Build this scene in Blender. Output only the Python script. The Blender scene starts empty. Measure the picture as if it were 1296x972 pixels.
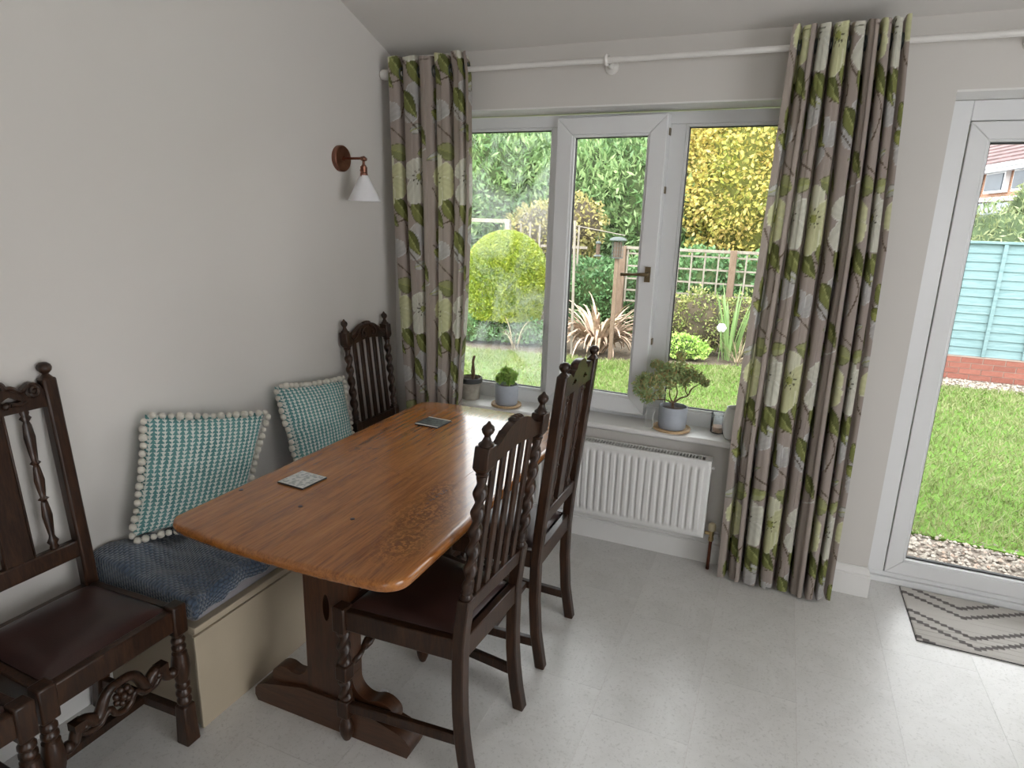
import bpy, bmesh, math, random
import numpy as np
from mathutils import Vector, Matrix, noise
random.seed(7); rng = np.random.default_rng(7)
D = bpy.data; C = bpy.context.scene.collection; SC = bpy.context.scene
PI = math.pi

# ------------------------------------------------------------------ camera
def make_camera():
    y, p, r = math.radians(-22.489), math.radians(14.2247), math.radians(1.8666)
    fwd = Vector((math.sin(y)*math.cos(p), math.cos(y)*math.cos(p), -math.sin(p)))
    rt0 = Vector((math.cos(y), -math.sin(y), 0)); up0 = rt0.cross(fwd)
    rt = math.cos(r)*rt0 + math.sin(r)*up0; up = -math.sin(r)*rt0 + math.cos(r)*up0
    cd = D.cameras.new('camera'); cd.sensor_width = 36; cd.lens = 805.5/1296*36
    cd.clip_start = 0.05; cd.clip_end = 300
    co = D.objects.new('camera', cd); C.objects.link(co)
    m = Matrix((rt, up, -fwd)).transposed().to_4x4(); m.translation = (1.905, -2.927, 1.55)
    co.matrix_world = m; SC.camera = co
make_camera()

# ------------------------------------------------------------------ sky, sun, exposure
w = D.worlds.new('world'); SC.world = w; w.use_nodes = True
w.node_tree.nodes['Background'].inputs[0].default_value = (0.97, 0.98, 1.0, 1)
w.node_tree.nodes['Background'].inputs[1].default_value = 4.6
sun = D.lights.new('sun', 'SUN'); sun.energy = 2.0; sun.angle = math.radians(40); sun.color = (1, .97, .9)
so = D.objects.new('sun', sun); C.objects.link(so); so.rotation_euler = (math.radians(50), math.radians(12), math.radians(-25))
def area(name, loc, rot, sx, sy, power, col=(1, 1, 1)):
    l = D.lights.new(name, 'AREA'); l.shape = 'RECTANGLE'; l.size = sx; l.size_y = sy; l.energy = power; l.color = col
    o = D.objects.new(name, l); C.objects.link(o); o.location = loc; o.rotation_euler = rot
    return o
vs = SC.view_settings; vs.view_transform = 'Standard'; vs.look = 'None'; vs.gamma = 1; vs.exposure = 0.42; vs.use_curve_mapping = False

# ------------------------------------------------------------------ materials
class NT:
    def __init__(s, name):
        s.m = D.materials.new(name); s.m.use_nodes = True; s.t = s.m.node_tree; s.n = s.t.nodes; s.b = s.n['Principled BSDF']; s.out = s.n['Material Output']
    def new(s, typ, **k):
        n = s.n.new(typ)
        for a, v in k.items(): setattr(n, a, v)
        return n
    def link(s, a, b): s.t.links.new(a, b)
    def coord(s, kind='Object', scale=(1, 1, 1), rot=(0, 0, 0)):
        tc = s.new('ShaderNodeTexCoord'); mp = s.new('ShaderNodeMapping')
        mp.inputs['Scale'].default_value = scale; mp.inputs['Rotation'].default_value = rot
        s.link(tc.outputs[kind], mp.inputs[0]); return mp.outputs[0]
    def noise(s, vec, scale, detail=4, rough=.55, dist=0):
        n = s.new('ShaderNodeTexNoise'); n.inputs['Scale'].default_value = scale; n.inputs['Detail'].default_value = detail
        n.inputs['Roughness'].default_value = rough; n.inputs['Distortion'].default_value = dist
        if vec is not None: s.link(vec, n.inputs['Vector'])
        return n.outputs['Fac']
    def ramp(s, fac, stops):
        r = s.new('ShaderNodeValToRGB'); e = r.color_ramp.elements
        while len(e) < len(stops): e.new(.5)
        for i, (p, c) in enumerate(stops): e[i].position = p; e[i].color = (*c, 1)
        s.link(fac, r.inputs[0]); return r.outputs[0]
    def mix(s, fac, a, b, blend='MIX'):
        n = s.new('ShaderNodeMix', data_type='RGBA', blend_type=blend)
        for inp, v in ((n.inputs[0], fac), (n.inputs[6], a), (n.inputs[7], b)):
            if hasattr(v, 'links'): s.link(v, inp)
            else: inp.default_value = v if not isinstance(v, tuple) else (*v, 1)
        return n.outputs[2]
    def math(s, op, a, b=None, c=None):
        n = s.new('ShaderNodeMath', operation=op)
        for i, v in enumerate((a, b, c)):
            if v is None: continue
            if hasattr(v, 'links'): s.link(v, n.inputs[i])
            else: n.inputs[i].default_value = v
        return n.outputs[0]
    def bump(s, h, strength=.3, dist=.002):
        n = s.new('ShaderNodeBump'); n.inputs['Strength'].default_value = strength; n.inputs['Distance'].default_value = dist
        s.link(h, n.inputs['Height']); s.link(n.outputs[0], s.b.inputs['Normal'])
    def base(s, c):
        if hasattr(c, 'links'): s.link(c, s.b.inputs['Base Color'])
        else: s.b.inputs['Base Color'].default_value = (*c, 1)
    def set(s, rough=.5, metal=0, spec=.5, coat=0):
        s.b.inputs['Roughness'].default_value = rough; s.b.inputs['Metallic'].default_value = metal
        s.b.inputs['Specular IOR Level'].default_value = spec; s.b.inputs['Coat Weight'].default_value = coat
        s.b.inputs['Coat Roughness'].default_value = .10
MAT = {}
def plain(name, col, rough=.5, metal=0, var=.06, scale=8, bump=0, bscale=60, spec=.5, coat=0, kind='Object'):
    t = NT(name); v = t.coord(kind)
    f = t.noise(v, scale, 3)
    lo = tuple(c*(1-var) for c in col); hi = tuple(min(1, c*(1+var)) for c in col)
    t.base(t.ramp(f, [(.3, lo), (.7, hi)])); t.set(rough, metal, spec, coat)
    if bump: t.bump(t.noise(v, bscale, 3), bump, .002)
    MAT[name] = t.m; return t.m
def wood(name, dark, mid, light, scale=(14, 14, 1.4), rough=.32, coat=.3, knots=False, rot=(0, 0, 0), bump=.25):
    t = NT(name); v = t.coord('Object', scale, rot)
    f = t.noise(v, 1.6, 8, .62, 1.2); g = t.noise(v, 9, 5, .6)
    col = t.ramp(f, [(.28, dark), (.47, mid), (.68, light)])
    col = t.mix(.35, col, t.ramp(g, [(.35, dark), (.6, light)]))
    if knots:
        v2 = t.coord('Object', (1, 1, 1))
        k = t.noise(v2, 3.1, 2, .5, .3); k2 = t.ramp(k, [(.56, (0, 0, 0)), (.74, (1, 1, 1))])
        sw = t.noise(v2, 26, 5, .7, 2.2)
        col = t.mix(k2, col, t.ramp(sw, [(.33, tuple(c*.45 for c in dark)), (.5, mid), (.68, light)]))
        pos = t.noise(t.coord('Object', (90, 3, 90)), 2.0, 3, .7)
        col = t.mix(t.ramp(pos, [(.6, (0, 0, 0)), (.75, (.55, .55, .55))]), col, tuple(c*.8 for c in dark))
    if knots:
        # two burry knots near the front edge of the board, as the timber has them
        for (kx, ky, rr) in ((.235, -.33, .085), (.275, -.50, .060), (.20, -.18, .05)):
            mp = t.new('ShaderNodeMapping'); mp.inputs['Location'].default_value = (-kx, -ky*.55, 0); mp.inputs['Scale'].default_value = (1, .55, 0); tc = t.new('ShaderNodeTexCoord'); t.link(tc.outputs['Object'], mp.inputs[0])
            ln = t.new('ShaderNodeVectorMath', operation='LENGTH'); t.link(mp.outputs[0], ln.inputs[0])
            wv = t.math('SINE', t.math('MULTIPLY_ADD', ln.outputs['Value'], 260, t.math('MULTIPLY', t.noise(t.coord('Object'), 34, 6, .7), 30)))
            fall = t.ramp(ln.outputs['Value'], [(rr*.15, (.60, .60, .60)), (rr*1.35, (0, 0, 0))])
            col = t.mix(fall, col, t.ramp(wv, [(.0, tuple(c*.7 for c in dark)), (.35, mid), (1, tuple(c*1.15 for c in light))]))
    t.base(col); t.set(rough, 0, .5, coat)
    t.bump(g, bump, .0012); MAT[name] = t.m; return t.m

plain('wall_paint', (.605, .58, .548), .85, var=.012, scale=2, bump=.08, bscale=220)
plain('ceiling_paint', (.62, .595, .565), .9, var=.012, scale=2, bump=.05, bscale=200)
plain('white_gloss', (.74, .73, .71), .35, var=.01)
plain('upvc', (.74, .745, .75), .28, var=.01)
plain('gasket', (.03, .03, .032), .6)
plain('rod_white', (.72, .70, .67), .4)
plain('radiator_white', (.72, .715, .70), .3, var=.01)
plain('grille_shade', (.10, .10, .10), .6)
plain('brass', (.55, .42, .22), .35, 1)
plain('antique_brass', (.22, .17, .10), .35, 1)
plain('old_copper', (.18, .065, .04), .35, 1)
plain('copper', (.24, .115, .08), .38, 1, var=.2, scale=30)
plain('cream_plastic', (.62, .55, .38), .4)
plain('shade_glass', (.80, .80, .82), .3, var=.01)
plain('bench_cream', (.42, .355, .26), .55, var=.03)
plain('pad_grey', (.26, .245, .255), .85, var=.06, bump=.2, bscale=300)
plain('pompom', (.62, .59, .52), .95, var=.1, scale=150, bump=.8, bscale=500)
plain('pot_bluegrey', (.40, .43, .48), .75, var=.06, scale=20, bump=.15, bscale=120)
plain('pot_clay', (.34, .31, .26), .9, var=.25, scale=18, bump=.3, bscale=80)
plain('pot_black', (.03, .03, .03), .6)
plain('pot_white', (.72, .72, .70), .5, var=.03)
plain('soil', (.05, .035, .025), .95, var=.4, scale=90, bump=.8, bscale=150)
wood('saucer_wood', (.42, .27, .14), (.55, .38, .21), (.62, .45, .27), (12, 12, 12), .6, 0)
plain('sand', (.72, .50, .38), .95, var=.3, scale=200, bump=.5, bscale=300)
plain('stem_brown', (.16, .10, .06), .85, var=.2, scale=60)
wood('oak_dark', (.007, .0032, .002), (.019, .0085, .0045), (.058, .025, .012), (16, 16, 2.2), .33, .08)
MAT['oak_dark'].node_tree.nodes['Principled BSDF'].inputs['Specular IOR Level'].default_value = .36
wood('oak_table', (.12, .033, .007), (.275, .090, .017), (.42, .165, .036), (26, 1.5, 26), .22, .45, knots=True)
wood('oak_trestle', (.025, .009, .004), (.055, .021, .009), (.09, .037, .015), (12, 12, 1.6), .38, .25)
wood('oak_foot', (.025, .009, .004), (.055, .021, .009), (.09, .037, .015), (1.6, 12, 12), .38, .25)
t = NT('leather'); v = t.coord('Object')
t.base(t.ramp(t.noise(v, 7, 5), [(.3, (.022, .010, .009)), (.7, (.048, .022, .019))])); t.set(.36, 0, .40, .08)
t.bump(t.noise(v, 260, 3), .25, .001); MAT['leather'] = t.m
# vinyl stone tile
t = NT('floor_tile'); v = t.coord('Object')
oi = t.new('ShaderNodeObjectInfo')
a = t.noise(v, 3.2, 8, .68, .6); b = t.noise(v, 95, 4, .7)
col = t.ramp(a, [(.3, (.60, .59, .565)), (.5, (.68, .67, .65)), (.7, (.74, .73, .715))])
col = t.mix(t.ramp(b, [(.54, (0, 0, 0)), (.66, (.5, .5, .5))]), col, (.42, .41, .38))
vein = t.noise(t.coord('Object', (2, 5, 1), (0, 0, .5)), 2.5, 8, .7, 2.5)
col = t.mix(t.ramp(vein, [(.485, (0, 0, 0)), (.5, (.35, .35, .35)), (.515, (0, 0, 0))]), col, (.66, .65, .62))
hv = t.new('ShaderNodeHueSaturation'); t.link(col, hv.inputs['Color']); t.link(t.math('MULTIPLY_ADD', oi.outputs['Random'], .05, .975), hv.inputs['Value'])
t.base(hv.outputs[0]); t.set(.30, 0, .5); t.bump(b, .12, .001); MAT['floor_tile'] = t.m
plain('subfloor', (.50, .41, .39), .8)
# colour attribute print
def printed(name, rough=.8, trans=0, bump=.25, bs=450):
    t = NT(name); at = t.new('ShaderNodeAttribute', attribute_name='print'); t.base(at.outputs['Color']); t.set(rough, 0, .25)
    t.bump(t.noise(t.coord('Object'), bs, 2), bump, .001)
    if trans:
        tr = t.new('ShaderNodeBsdfTranslucent'); t.link(at.outputs['Color'], tr.inputs[0]); mx = t.new('ShaderNodeMixShader'); mx.inputs[0].default_value = trans
        t.link(t.b.outputs[0], mx.inputs[1]); t.link(tr.outputs[0], mx.inputs[2]); t.link(mx.outputs[0], t.out.inputs[0])
    MAT[name] = t.m
printed('curtain_print', .75, .22); printed('coaster_print', .35, 0, .05); printed('rug_print', .95, 0, .9, 260)
# cushion weave: rows of small white arrowheads on teal (UV)
t = NT('cushion_weave'); uv = t.new('ShaderNodeUVMap'); sp = t.new('ShaderNodeSeparateXYZ'); t.link(uv.outputs[0], sp.inputs[0])
U = t.math('MULTIPLY', sp.outputs[0], 19.0); V = t.math('MULTIPLY', sp.outputs[1], 29.0)
wob = t.math('MULTIPLY', t.math('SUBTRACT', t.noise(uv.outputs[0], 40, 2), .5), .5)
fu = t.math('ABSOLUTE', t.math('SUBTRACT', t.math('FRACT', t.math('ADD', U, wob)), .5)); fv = t.math('FRACT', t.math('ADD', V, wob))
tri = t.math('LESS_THAN', fu, t.math('MULTIPLY_ADD', fv, .44, -.03)); st = t.math('LESS_THAN', fu, .06)
m_ = t.math('MAXIMUM', tri, st)
base = t.ramp(t.noise(uv.outputs[0], 5, 3), [(.3, (.085, .215, .215)), (.7, (.13, .29, .285))])
t.base(t.mix(m_, base, (.60, .64, .60))); t.set(.9, 0, .2); t.bump(t.math('ADD', m_, t.noise(uv.outputs[0], 160, 2)), .5, .002)
MAT['cushion_weave'] = t.m
# waffle throw
t = NT('throw_waffle'); uv = t.new('ShaderNodeUVMap'); sp = t.new('ShaderNodeSeparateXYZ'); t.link(uv.outputs[0], sp.inputs[0])
U = t.math('MULTIPLY', sp.outputs[0], 62); V0 = t.math('MULTIPLY', sp.outputs[1], 88)
off = t.math('MULTIPLY', t.math('FLOORED_MODULO', t.math('FLOOR', V0), 2), .5)
fu = t.math('SUBTRACT', t.math('FRACT', t.math('ADD', U, off)), .5); fv = t.math('SUBTRACT', t.math('FRACT', V0), .5)
d2 = t.math('ADD', t.math('MULTIPLY', fu, fu), t.math('MULTIPLY', fv, fv)); blob = t.math('SUBTRACT', 1, t.math('MULTIPLY', d2, 3.2))
t.base(t.ramp(blob, [(.25, (.018, .032, .055)), (.85, (.060, .090, .135))])); t.set(.8, 0, .3)
t.b.inputs['Sheen Weight'].default_value = .5; t.bump(blob, .8, .004); MAT['throw_waffle'] = t.m
# window glass: thin, lets light through
def glass(name, haze=0.0):
    t = NT(name); tr = t.new('ShaderNodeBsdfTransparent'); tr.inputs[0].default_value = (.97, .98, .975, 1)
    gl = t.new('ShaderNodeBsdfGlossy'); gl.inputs['Roughness'].default_value = .02
    fr = t.new('ShaderNodeFresnel'); fr.inputs[0].default_value = 1.35
    mx = t.new('ShaderNodeMixShader'); t.link(fr.outputs[0], mx.inputs[0]); t.link(tr.outputs[0], mx.inputs[1]); t.link(gl.outputs[0], mx.inputs[2]); last = mx.outputs[0]
    if haze:
        df = t.new('ShaderNodeBsdfTranslucent'); df.inputs[0].default_value = (.85, .9, .95, 1)
        n = t.noise(t.coord('Object', (2.2, 1, 1.5)), 2.2, 6, .65, .8)
        f = t.ramp(n, [(.42, (0, 0, 0)), (.72, (haze,)*3)]); m2 = t.new('ShaderNodeMixShader'); t.link(f, m2.inputs[0]); t.link(last, m2.inputs[1]); t.link(df.outputs[0], m2.inputs[2]); last = m2.outputs[0]
    t.link(last, t.out.inputs[0]); MAT[name] = t.m
glass('clear_glass'); glass('misted_glass', .13); glass('jar_glass', .35)  # second one has a patchy whitish haze mixed in
# leaves, coloured leaf by leaf
def leafmat(name, stops, rough=.45, trans=.25):
    t = NT(name); g = t.new('ShaderNodeNewGeometry'); col = t.ramp(g.outputs['Random Per Island'], stops)
    big = t.noise(t.coord('Object'), 1.3, 3); col = t.mix(.35, col, t.ramp(big, [(.35, stops[0][1]), (.65, stops[-1][1])]))
    t.base(col); t.set(rough, 0, .35)
    tr = t.new('ShaderNodeBsdfTranslucent'); t.link(col, tr.inputs[0]); mx = t.new('ShaderNodeMixShader'); mx.inputs[0].default_value = trans
    t.link(t.b.outputs[0], mx.inputs[1]); t.link(tr.outputs[0], mx.inputs[2]); t.link(mx.outputs[0], t.out.inputs[0]); MAT[name] = t.m
leafmat('laurel_leaf', [(0, (0.068, 0.156, 0.058)), (.45, (0.162, 0.299, 0.098)), (1, (0.405, 0.520, 0.247))], .4)
leafmat('autumn_leaf', [(0, (0.184, 0.230, 0.044)), (.3, (0.391, 0.414, 0.088)), (.7, (0.690, 0.575, 0.132)), (1, (0.713, 0.529, 0.220))])
leafmat('gold_shrub_leaf', [(0, (0.177, 0.177, 0.049)), (.5, (0.402, 0.366, 0.118)), (1, (0.484, 0.413, 0.206))])
leafmat('topiary_leaf', [(0, (0.118, 0.212, 0.032)), (.5, (0.295, 0.366, 0.032)), (1, (0.461, 0.496, 0.076))])
leafmat('mixed_leaf', [(0, (0.095, 0.176, 0.042)), (.5, (0.259, 0.327, 0.095)), (1, (0.475, 0.421, 0.178))])
leafmat('pale_leaf', [(0, (0.130, 0.201, 0.086)), (.5, (0.271, 0.330, 0.152)), (1, (0.443, 0.461, 0.270))])
leafmat('dark_leaf', [(0, (0.054, 0.129, 0.050)), (1, (0.216, 0.389, 0.161))])
leafmat('herb_leaf', [(0, (0.189, 0.400, 0.065)), (1, (0.675, 0.825, 0.260))])
leafmat('bonsai_leaf', [(0, (0.225, 0.392, 0.168)), (.6, (0.540, 0.700, 0.350)), (.85, (0.750, 0.644, 0.308)), (1, (0.600, 0.280, 0.154))])
leafmat('grass_blade', [(0, (0.102, 0.157, 0.030)), (.5, (0.186, 0.239, 0.074)), (1, (0.335, 0.340, 0.163))], .6)
leafmat('phormium_leaf', [(0, (.30, .16, .11)), (.5, (.52, .36, .25)), (1, (.80, .70, .52))], .5, .1)
plain('phormium_b', (.40, .29, .21), .6, var=.5, scale=9); plain('straw', (.36, .29, .19), .8, var=.3, scale=9)
leafmat('iris_leaf', [(0, (0.120, 0.252, 0.060)), (1, (0.300, 0.396, 0.180))], .45)
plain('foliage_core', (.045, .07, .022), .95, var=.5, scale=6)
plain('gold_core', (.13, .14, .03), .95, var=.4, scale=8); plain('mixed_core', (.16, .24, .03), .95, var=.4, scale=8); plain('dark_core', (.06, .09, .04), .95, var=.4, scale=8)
plain('twig_core', (.07, .055, .035), .95, var=.5, scale=6)
t = NT('lawn'); v = t.coord('Object'); t.base(t.mix(.5, t.ramp(t.noise(v, 1.1, 6), [(.3, (.07, .15, .02)), (.7, (.12, .23, .035))]), t.ramp(t.noise(v, 60, 4), [(.3, (.07, .14, .02)), (.7, (.16, .26, .06))])))
t.set(.95, 0, .1); t.bump(t.noise(v, 120, 3), .6, .01); MAT['lawn'] = t.m
plain('earth', (.11, .085, .06), .95, var=.4, scale=20, bump=.6, bscale=60)
t = NT('pebble'); g = t.new('ShaderNodeNewGeometry'); t.base(t.ramp(g.outputs['Random Per Island'], [(0, (.13, .10, .08)), (.4, (.28, .25, .21)), (.75, (.42, .38, .33)), (1, (.36, .25, .19))])); t.set(.8); MAT['pebble'] = t.m
plain('gravel_bed', (.20, .165, .135), .95, var=.3, scale=60)
t = NT('brick_red'); oi = t.new('ShaderNodeObjectInfo'); v = t.coord('Object')
t.base(t.mix(.5, t.ramp(oi.outputs['Random'], [(0, (.17, .055, .04)), (1, (.28, .105, .075))]), t.ramp(t.noise(v, 30, 5), [(.3, (.16, .055, .04)), (.7, (.28, .11, .08))])))
t.set(.9); t.bump(t.noise(v, 90, 4), .5, .004); MAT['brick_red'] = t.m
plain('mortar', (.28, .22, .19), .95, bump=.4, bscale=80)
t = NT('fence_blue'); v = t.coord('Object', (1, 1, 9)); f = t.noise(v, 4, 6, .6, 1.0)
t.base(t.ramp(f, [(.3, (.115, .195, .21)), (.5, (.155, .245, .26)), (.7, (.19, .28, .295))])); t.set(.75); t.bump(f, .5, .006); MAT['fence_blue'] = t.m
wood('fence_grey_wood', (.15, .125, .10), (.23, .20, .16), (.31, .28, .24), (9, 9, 2), .85, 0)
wood('post_brown', (.09, .055, .035), (.15, .10, .065), (.20, .14, .10), (9, 9, 2), .85, 0)
plain('feeder_metal', (.07, .085, .08), .6); plain('seed', (.10, .065, .045), .95, var=.6, scale=120)
plain('roof_tile', (.13, .08, .078), .85, var=.3, scale=3); plain('lead_grey', (.22, .25, .29), .7)
t = NT('far_brick'); bt = t.new('ShaderNodeTexBrick'); bt.inputs['Color1'].default_value = (.32, .14, .07, 1); bt.inputs['Color2'].default_value = (.38, .19, .11, 1); bt.inputs['Mortar'].default_value = (.38, .31, .26, 1)
bt.inputs['Scale'].default_value = 4.2; t.link(t.coord('Object', (1, 1, 1), (math.radians(90), 0, 0)), bt.inputs['Vector']); t.base(bt.outputs[0]); t.set(.9); MAT['far_brick'] = t.m
plain('far_pane', (.05, .065, .08), .3, spec=.3, var=.3, scale=2)
plain('flower_white', (.6, .6, .6), .7); plain('sticker_white', (.7, .7, .72), .5); plain('cord_white', (.7, .7, .68), .5)

# ------------------------------------------------------------------ mesh helpers
class MB:
    def __init__(s): s.v = []; s.f = []; s.uv = None
    def add(s, vs, fs):
        o = len(s.v); s.v += [tuple(map(float, p)) for p in vs]; s.f += [tuple(i+o for i in f) for f in fs]; return s
    def box(s, x0, x1, y0, y1, z0, z1):
        x0, x1 = sorted((x0, x1)); y0, y1 = sorted((y0, y1)); z0, z1 = sorted((z0, z1))
        return s.add([(x, y, z) for z in (z0, z1) for y in (y0, y1) for x in (x0, x1)],
                     [(0, 2, 3, 1), (4, 5, 7, 6), (0, 1, 5, 4), (2, 6, 7, 3), (0, 4, 6, 2), (1, 3, 7, 5)])
    def hexa(s, b, t):   # two quads (lists of four points), bottom and top, counter-clockwise from above
        return s.add(list(b)+list(t), [(3, 2, 1, 0), (4, 5, 6, 7), (0, 1, 5, 4), (1, 2, 6, 5), (2, 3, 7, 6), (3, 0, 4, 7)])
    def rings(s, R, cap=True, closed=False):
        n = len(R[0]); o = [p for r in R for p in r]; f = []
        m = len(R)
        for i in range(m if closed else m-1):
            j = (i+1) % m
            for k in range(n): f.append((i*n+k, i*n+(k+1) % n, j*n+(k+1) % n, j*n+k))
        if cap and not closed: f.append(tuple(range(n))[::-1]); f.append(tuple((m-1)*n+k for k in range(n)))
        return s.add(o, f)
    def lathe(s, prof, c=(0, 0, 0), n=16, axis='z', cap=True):
        R = []
        for r, h in prof:
            ring = []
            for k in range(n):
                a = 2*PI*k/n; p, q = r*math.cos(a), r*math.sin(a)
                ring.append({'z': (c[0]+p, c[1]+q, c[2]+h), 'x': (c[0]+h, c[1]+p, c[2]+q), 'y': (c[0]+q, c[1]+h, c[2]+p)}[axis])
            R.append(ring)
        return s.rings(R, cap)
    def tube(s, pts, rad, n=8, cap=True, flat=1.0):
        P = [Vector(p) for p in pts]; R = []
        rs = [float(q) for q in (rad if isinstance(rad, (list, tuple)) else [rad]*len(P))]
        prev = None
        for i, p in enumerate(P):
            d = (P[min(i+1, len(P)-1)]-P[max(i-1, 0)]).normalized()
            if prev is None:
                u = d.cross(Vector((0, 0, 1)));
                if u.length < .05: u = d.cross(Vector((1, 0, 0)))
            else: u = prev - d*prev.dot(d)
            u.normalize(); prev = u; w_ = d.cross(u)
            R.append([tuple(p + rs[i]*(math.cos(2*PI*k/n)*u + flat*math.sin(2*PI*k/n)*w_)) for k in range(n)])
        return s.rings(R, cap)
    def twist(s, z0, z1, r=.014, amp=.30, turns=3, n=14, cx=0, cy=0, axis='z', bulge=None, m=None):
        m = m or int(turns*16); R = []
        for i in range(m+1):
            t_ = i/m; z = z0+(z1-z0)*t_; e = min(1, 12*t_, 12*(1-t_)); ring = []
            for k in range(n):
                a = 2*PI*k/n; rr = r*(1 + e*amp*math.cos(2*(a-PI*2*turns*t_/1.0*.5)))
                p, q = rr*math.cos(a), rr*math.sin(a); h = bulge(t_) if bulge else 0
                ring.append((cx+p, cy+q, z) if axis == 'z' else (cx+p, z, cy+q+h))
            R.append(ring)
        return s.rings(R)
    def sphere(s, c, r, n=10, sc=(1, 1, 1)):
        m = max(4, n//2+1); R = []
        for i in range(m+1):
            a = PI*i/m; rr = max(r*math.sin(a), 1e-5); R.append([(c[0]+sc[0]*rr*math.cos(2*PI*k/n), c[1]+sc[1]*rr*math.sin(2*PI*k/n), c[2]-sc[2]*r*math.cos(a)) for k in range(n)])
        return s.rings(R)
    def map(s, fn): s.v = [tuple(fn(*p)) for p in s.v]; return s
    def build(s, name, mat, parent=None, smooth=False, bev=0, shade_angle=40, **props):
        me = D.meshes.new(name); me.from_pydata(s.v, [], s.f); me.update()
        if s.uv is not None:
            ul = me.uv_layers.new(name='UVMap'); idx = np.empty(len(me.loops), dtype=np.int32); me.loops.foreach_get('vertex_index', idx)
            ul.data.foreach_set('uv', np.asarray(s.uv, dtype=np.float32)[idx].ravel())
        bm = bmesh.new(); bm.from_mesh(me); bmesh.ops.recalc_face_normals(bm, faces=bm.faces) if len(s.f) < 60000 else None
        bm.to_mesh(me); bm.free()
        return finish(me, name, mat, parent, smooth, bev, shade_angle, **props)
def finish(me, name, mat, parent=None, smooth=False, bev=0, shade_angle=40, **props):
    me.materials.append(MAT[mat])
    if smooth or bev:
        me.polygons.foreach_set('use_smooth', [True]*len(me.polygons))
        me.set_sharp_from_angle(angle=math.radians(shade_angle))
    o = D.objects.new(name, me); C.objects.link(o)
    if parent is not None: o.parent = parent
    if bev:
        b = o.modifiers.new('edge', 'BEVEL'); b.width = bev; b.segments = 2; b.limit_method = 'ANGLE'; b.angle_limit = math.radians(38); b.harden_normals = False
    for k, v_ in props.items(): o[k] = v_
    return o
def thing(name, label, cat, loc=(0, 0, 0), rz=0, group=None):
    o = D.objects.new(name, None); C.objects.link(o); o.location = loc; o.rotation_euler = (0, 0, rz)
    o.empty_display_size = .05; tag(o, label, cat, group); return o
def tag(o, label, cat, group=None):
    o['label'] = label; o['category'] = cat
    if group: o['group'] = group
    return o
def struct(o): o['kind'] = 'structure'; return o
def sroot(name, loc=(0, 0, 0)):
    o = D.objects.new(name, None); C.objects.link(o); o.location = loc; o.empty_display_size = .05; o['kind'] = 'structure'; return o
def copy_tree(o, parent=None):
    c = o.copy(); C.objects.link(c); c.parent = parent
    for ch in [x for x in D.objects if x.parent == o]: copy_tree(ch, c)
    return c
def plate(outer, holes, thick):
    """flat plate with real holes, in the (y,z) plane, thickness along x"""
    cu = D.curves.new('plate', 'CURVE'); cu.dimensions = '2D'; cu.fill_mode = 'BOTH'; cu.extrude = thick/2
    for pts in [outer]+holes:
        sp = cu.splines.new('POLY'); sp.points.add(len(pts)-1)
        for i, (a, b) in enumerate(pts): sp.points[i].co = (a, b, 0, 1)
        sp.use_cyclic_u = True
    o = D.objects.new('plate', cu); me = D.meshes.new_from_object(o); D.objects.remove(o); D.curves.remove(cu)
    mb = MB(); mb.add([(v.co.z, v.co.x, v.co.y) for v in me.vertices], [tuple(p.vertices) for p in me.polygons]); D.meshes.remove(me); return mb
def spline(pts, n=8):
    P = [Vector(p) for p in pts]; P = [P[0]*2-P[1]]+P+[P[-1]*2-P[-2]]; out = []
    for i in range(1, len(P)-2):
        for k in range(n):
            t_ = k/n; a, b, c, d = P[i-1], P[i], P[i+1], P[i+2]
            out.append(.5*((2*b)+(c-a)*t_+(2*a-5*b+4*c-d)*t_*t_+(3*b-a-3*c+d)*t_**3))
    out.append(P[-2]); return out

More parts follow.
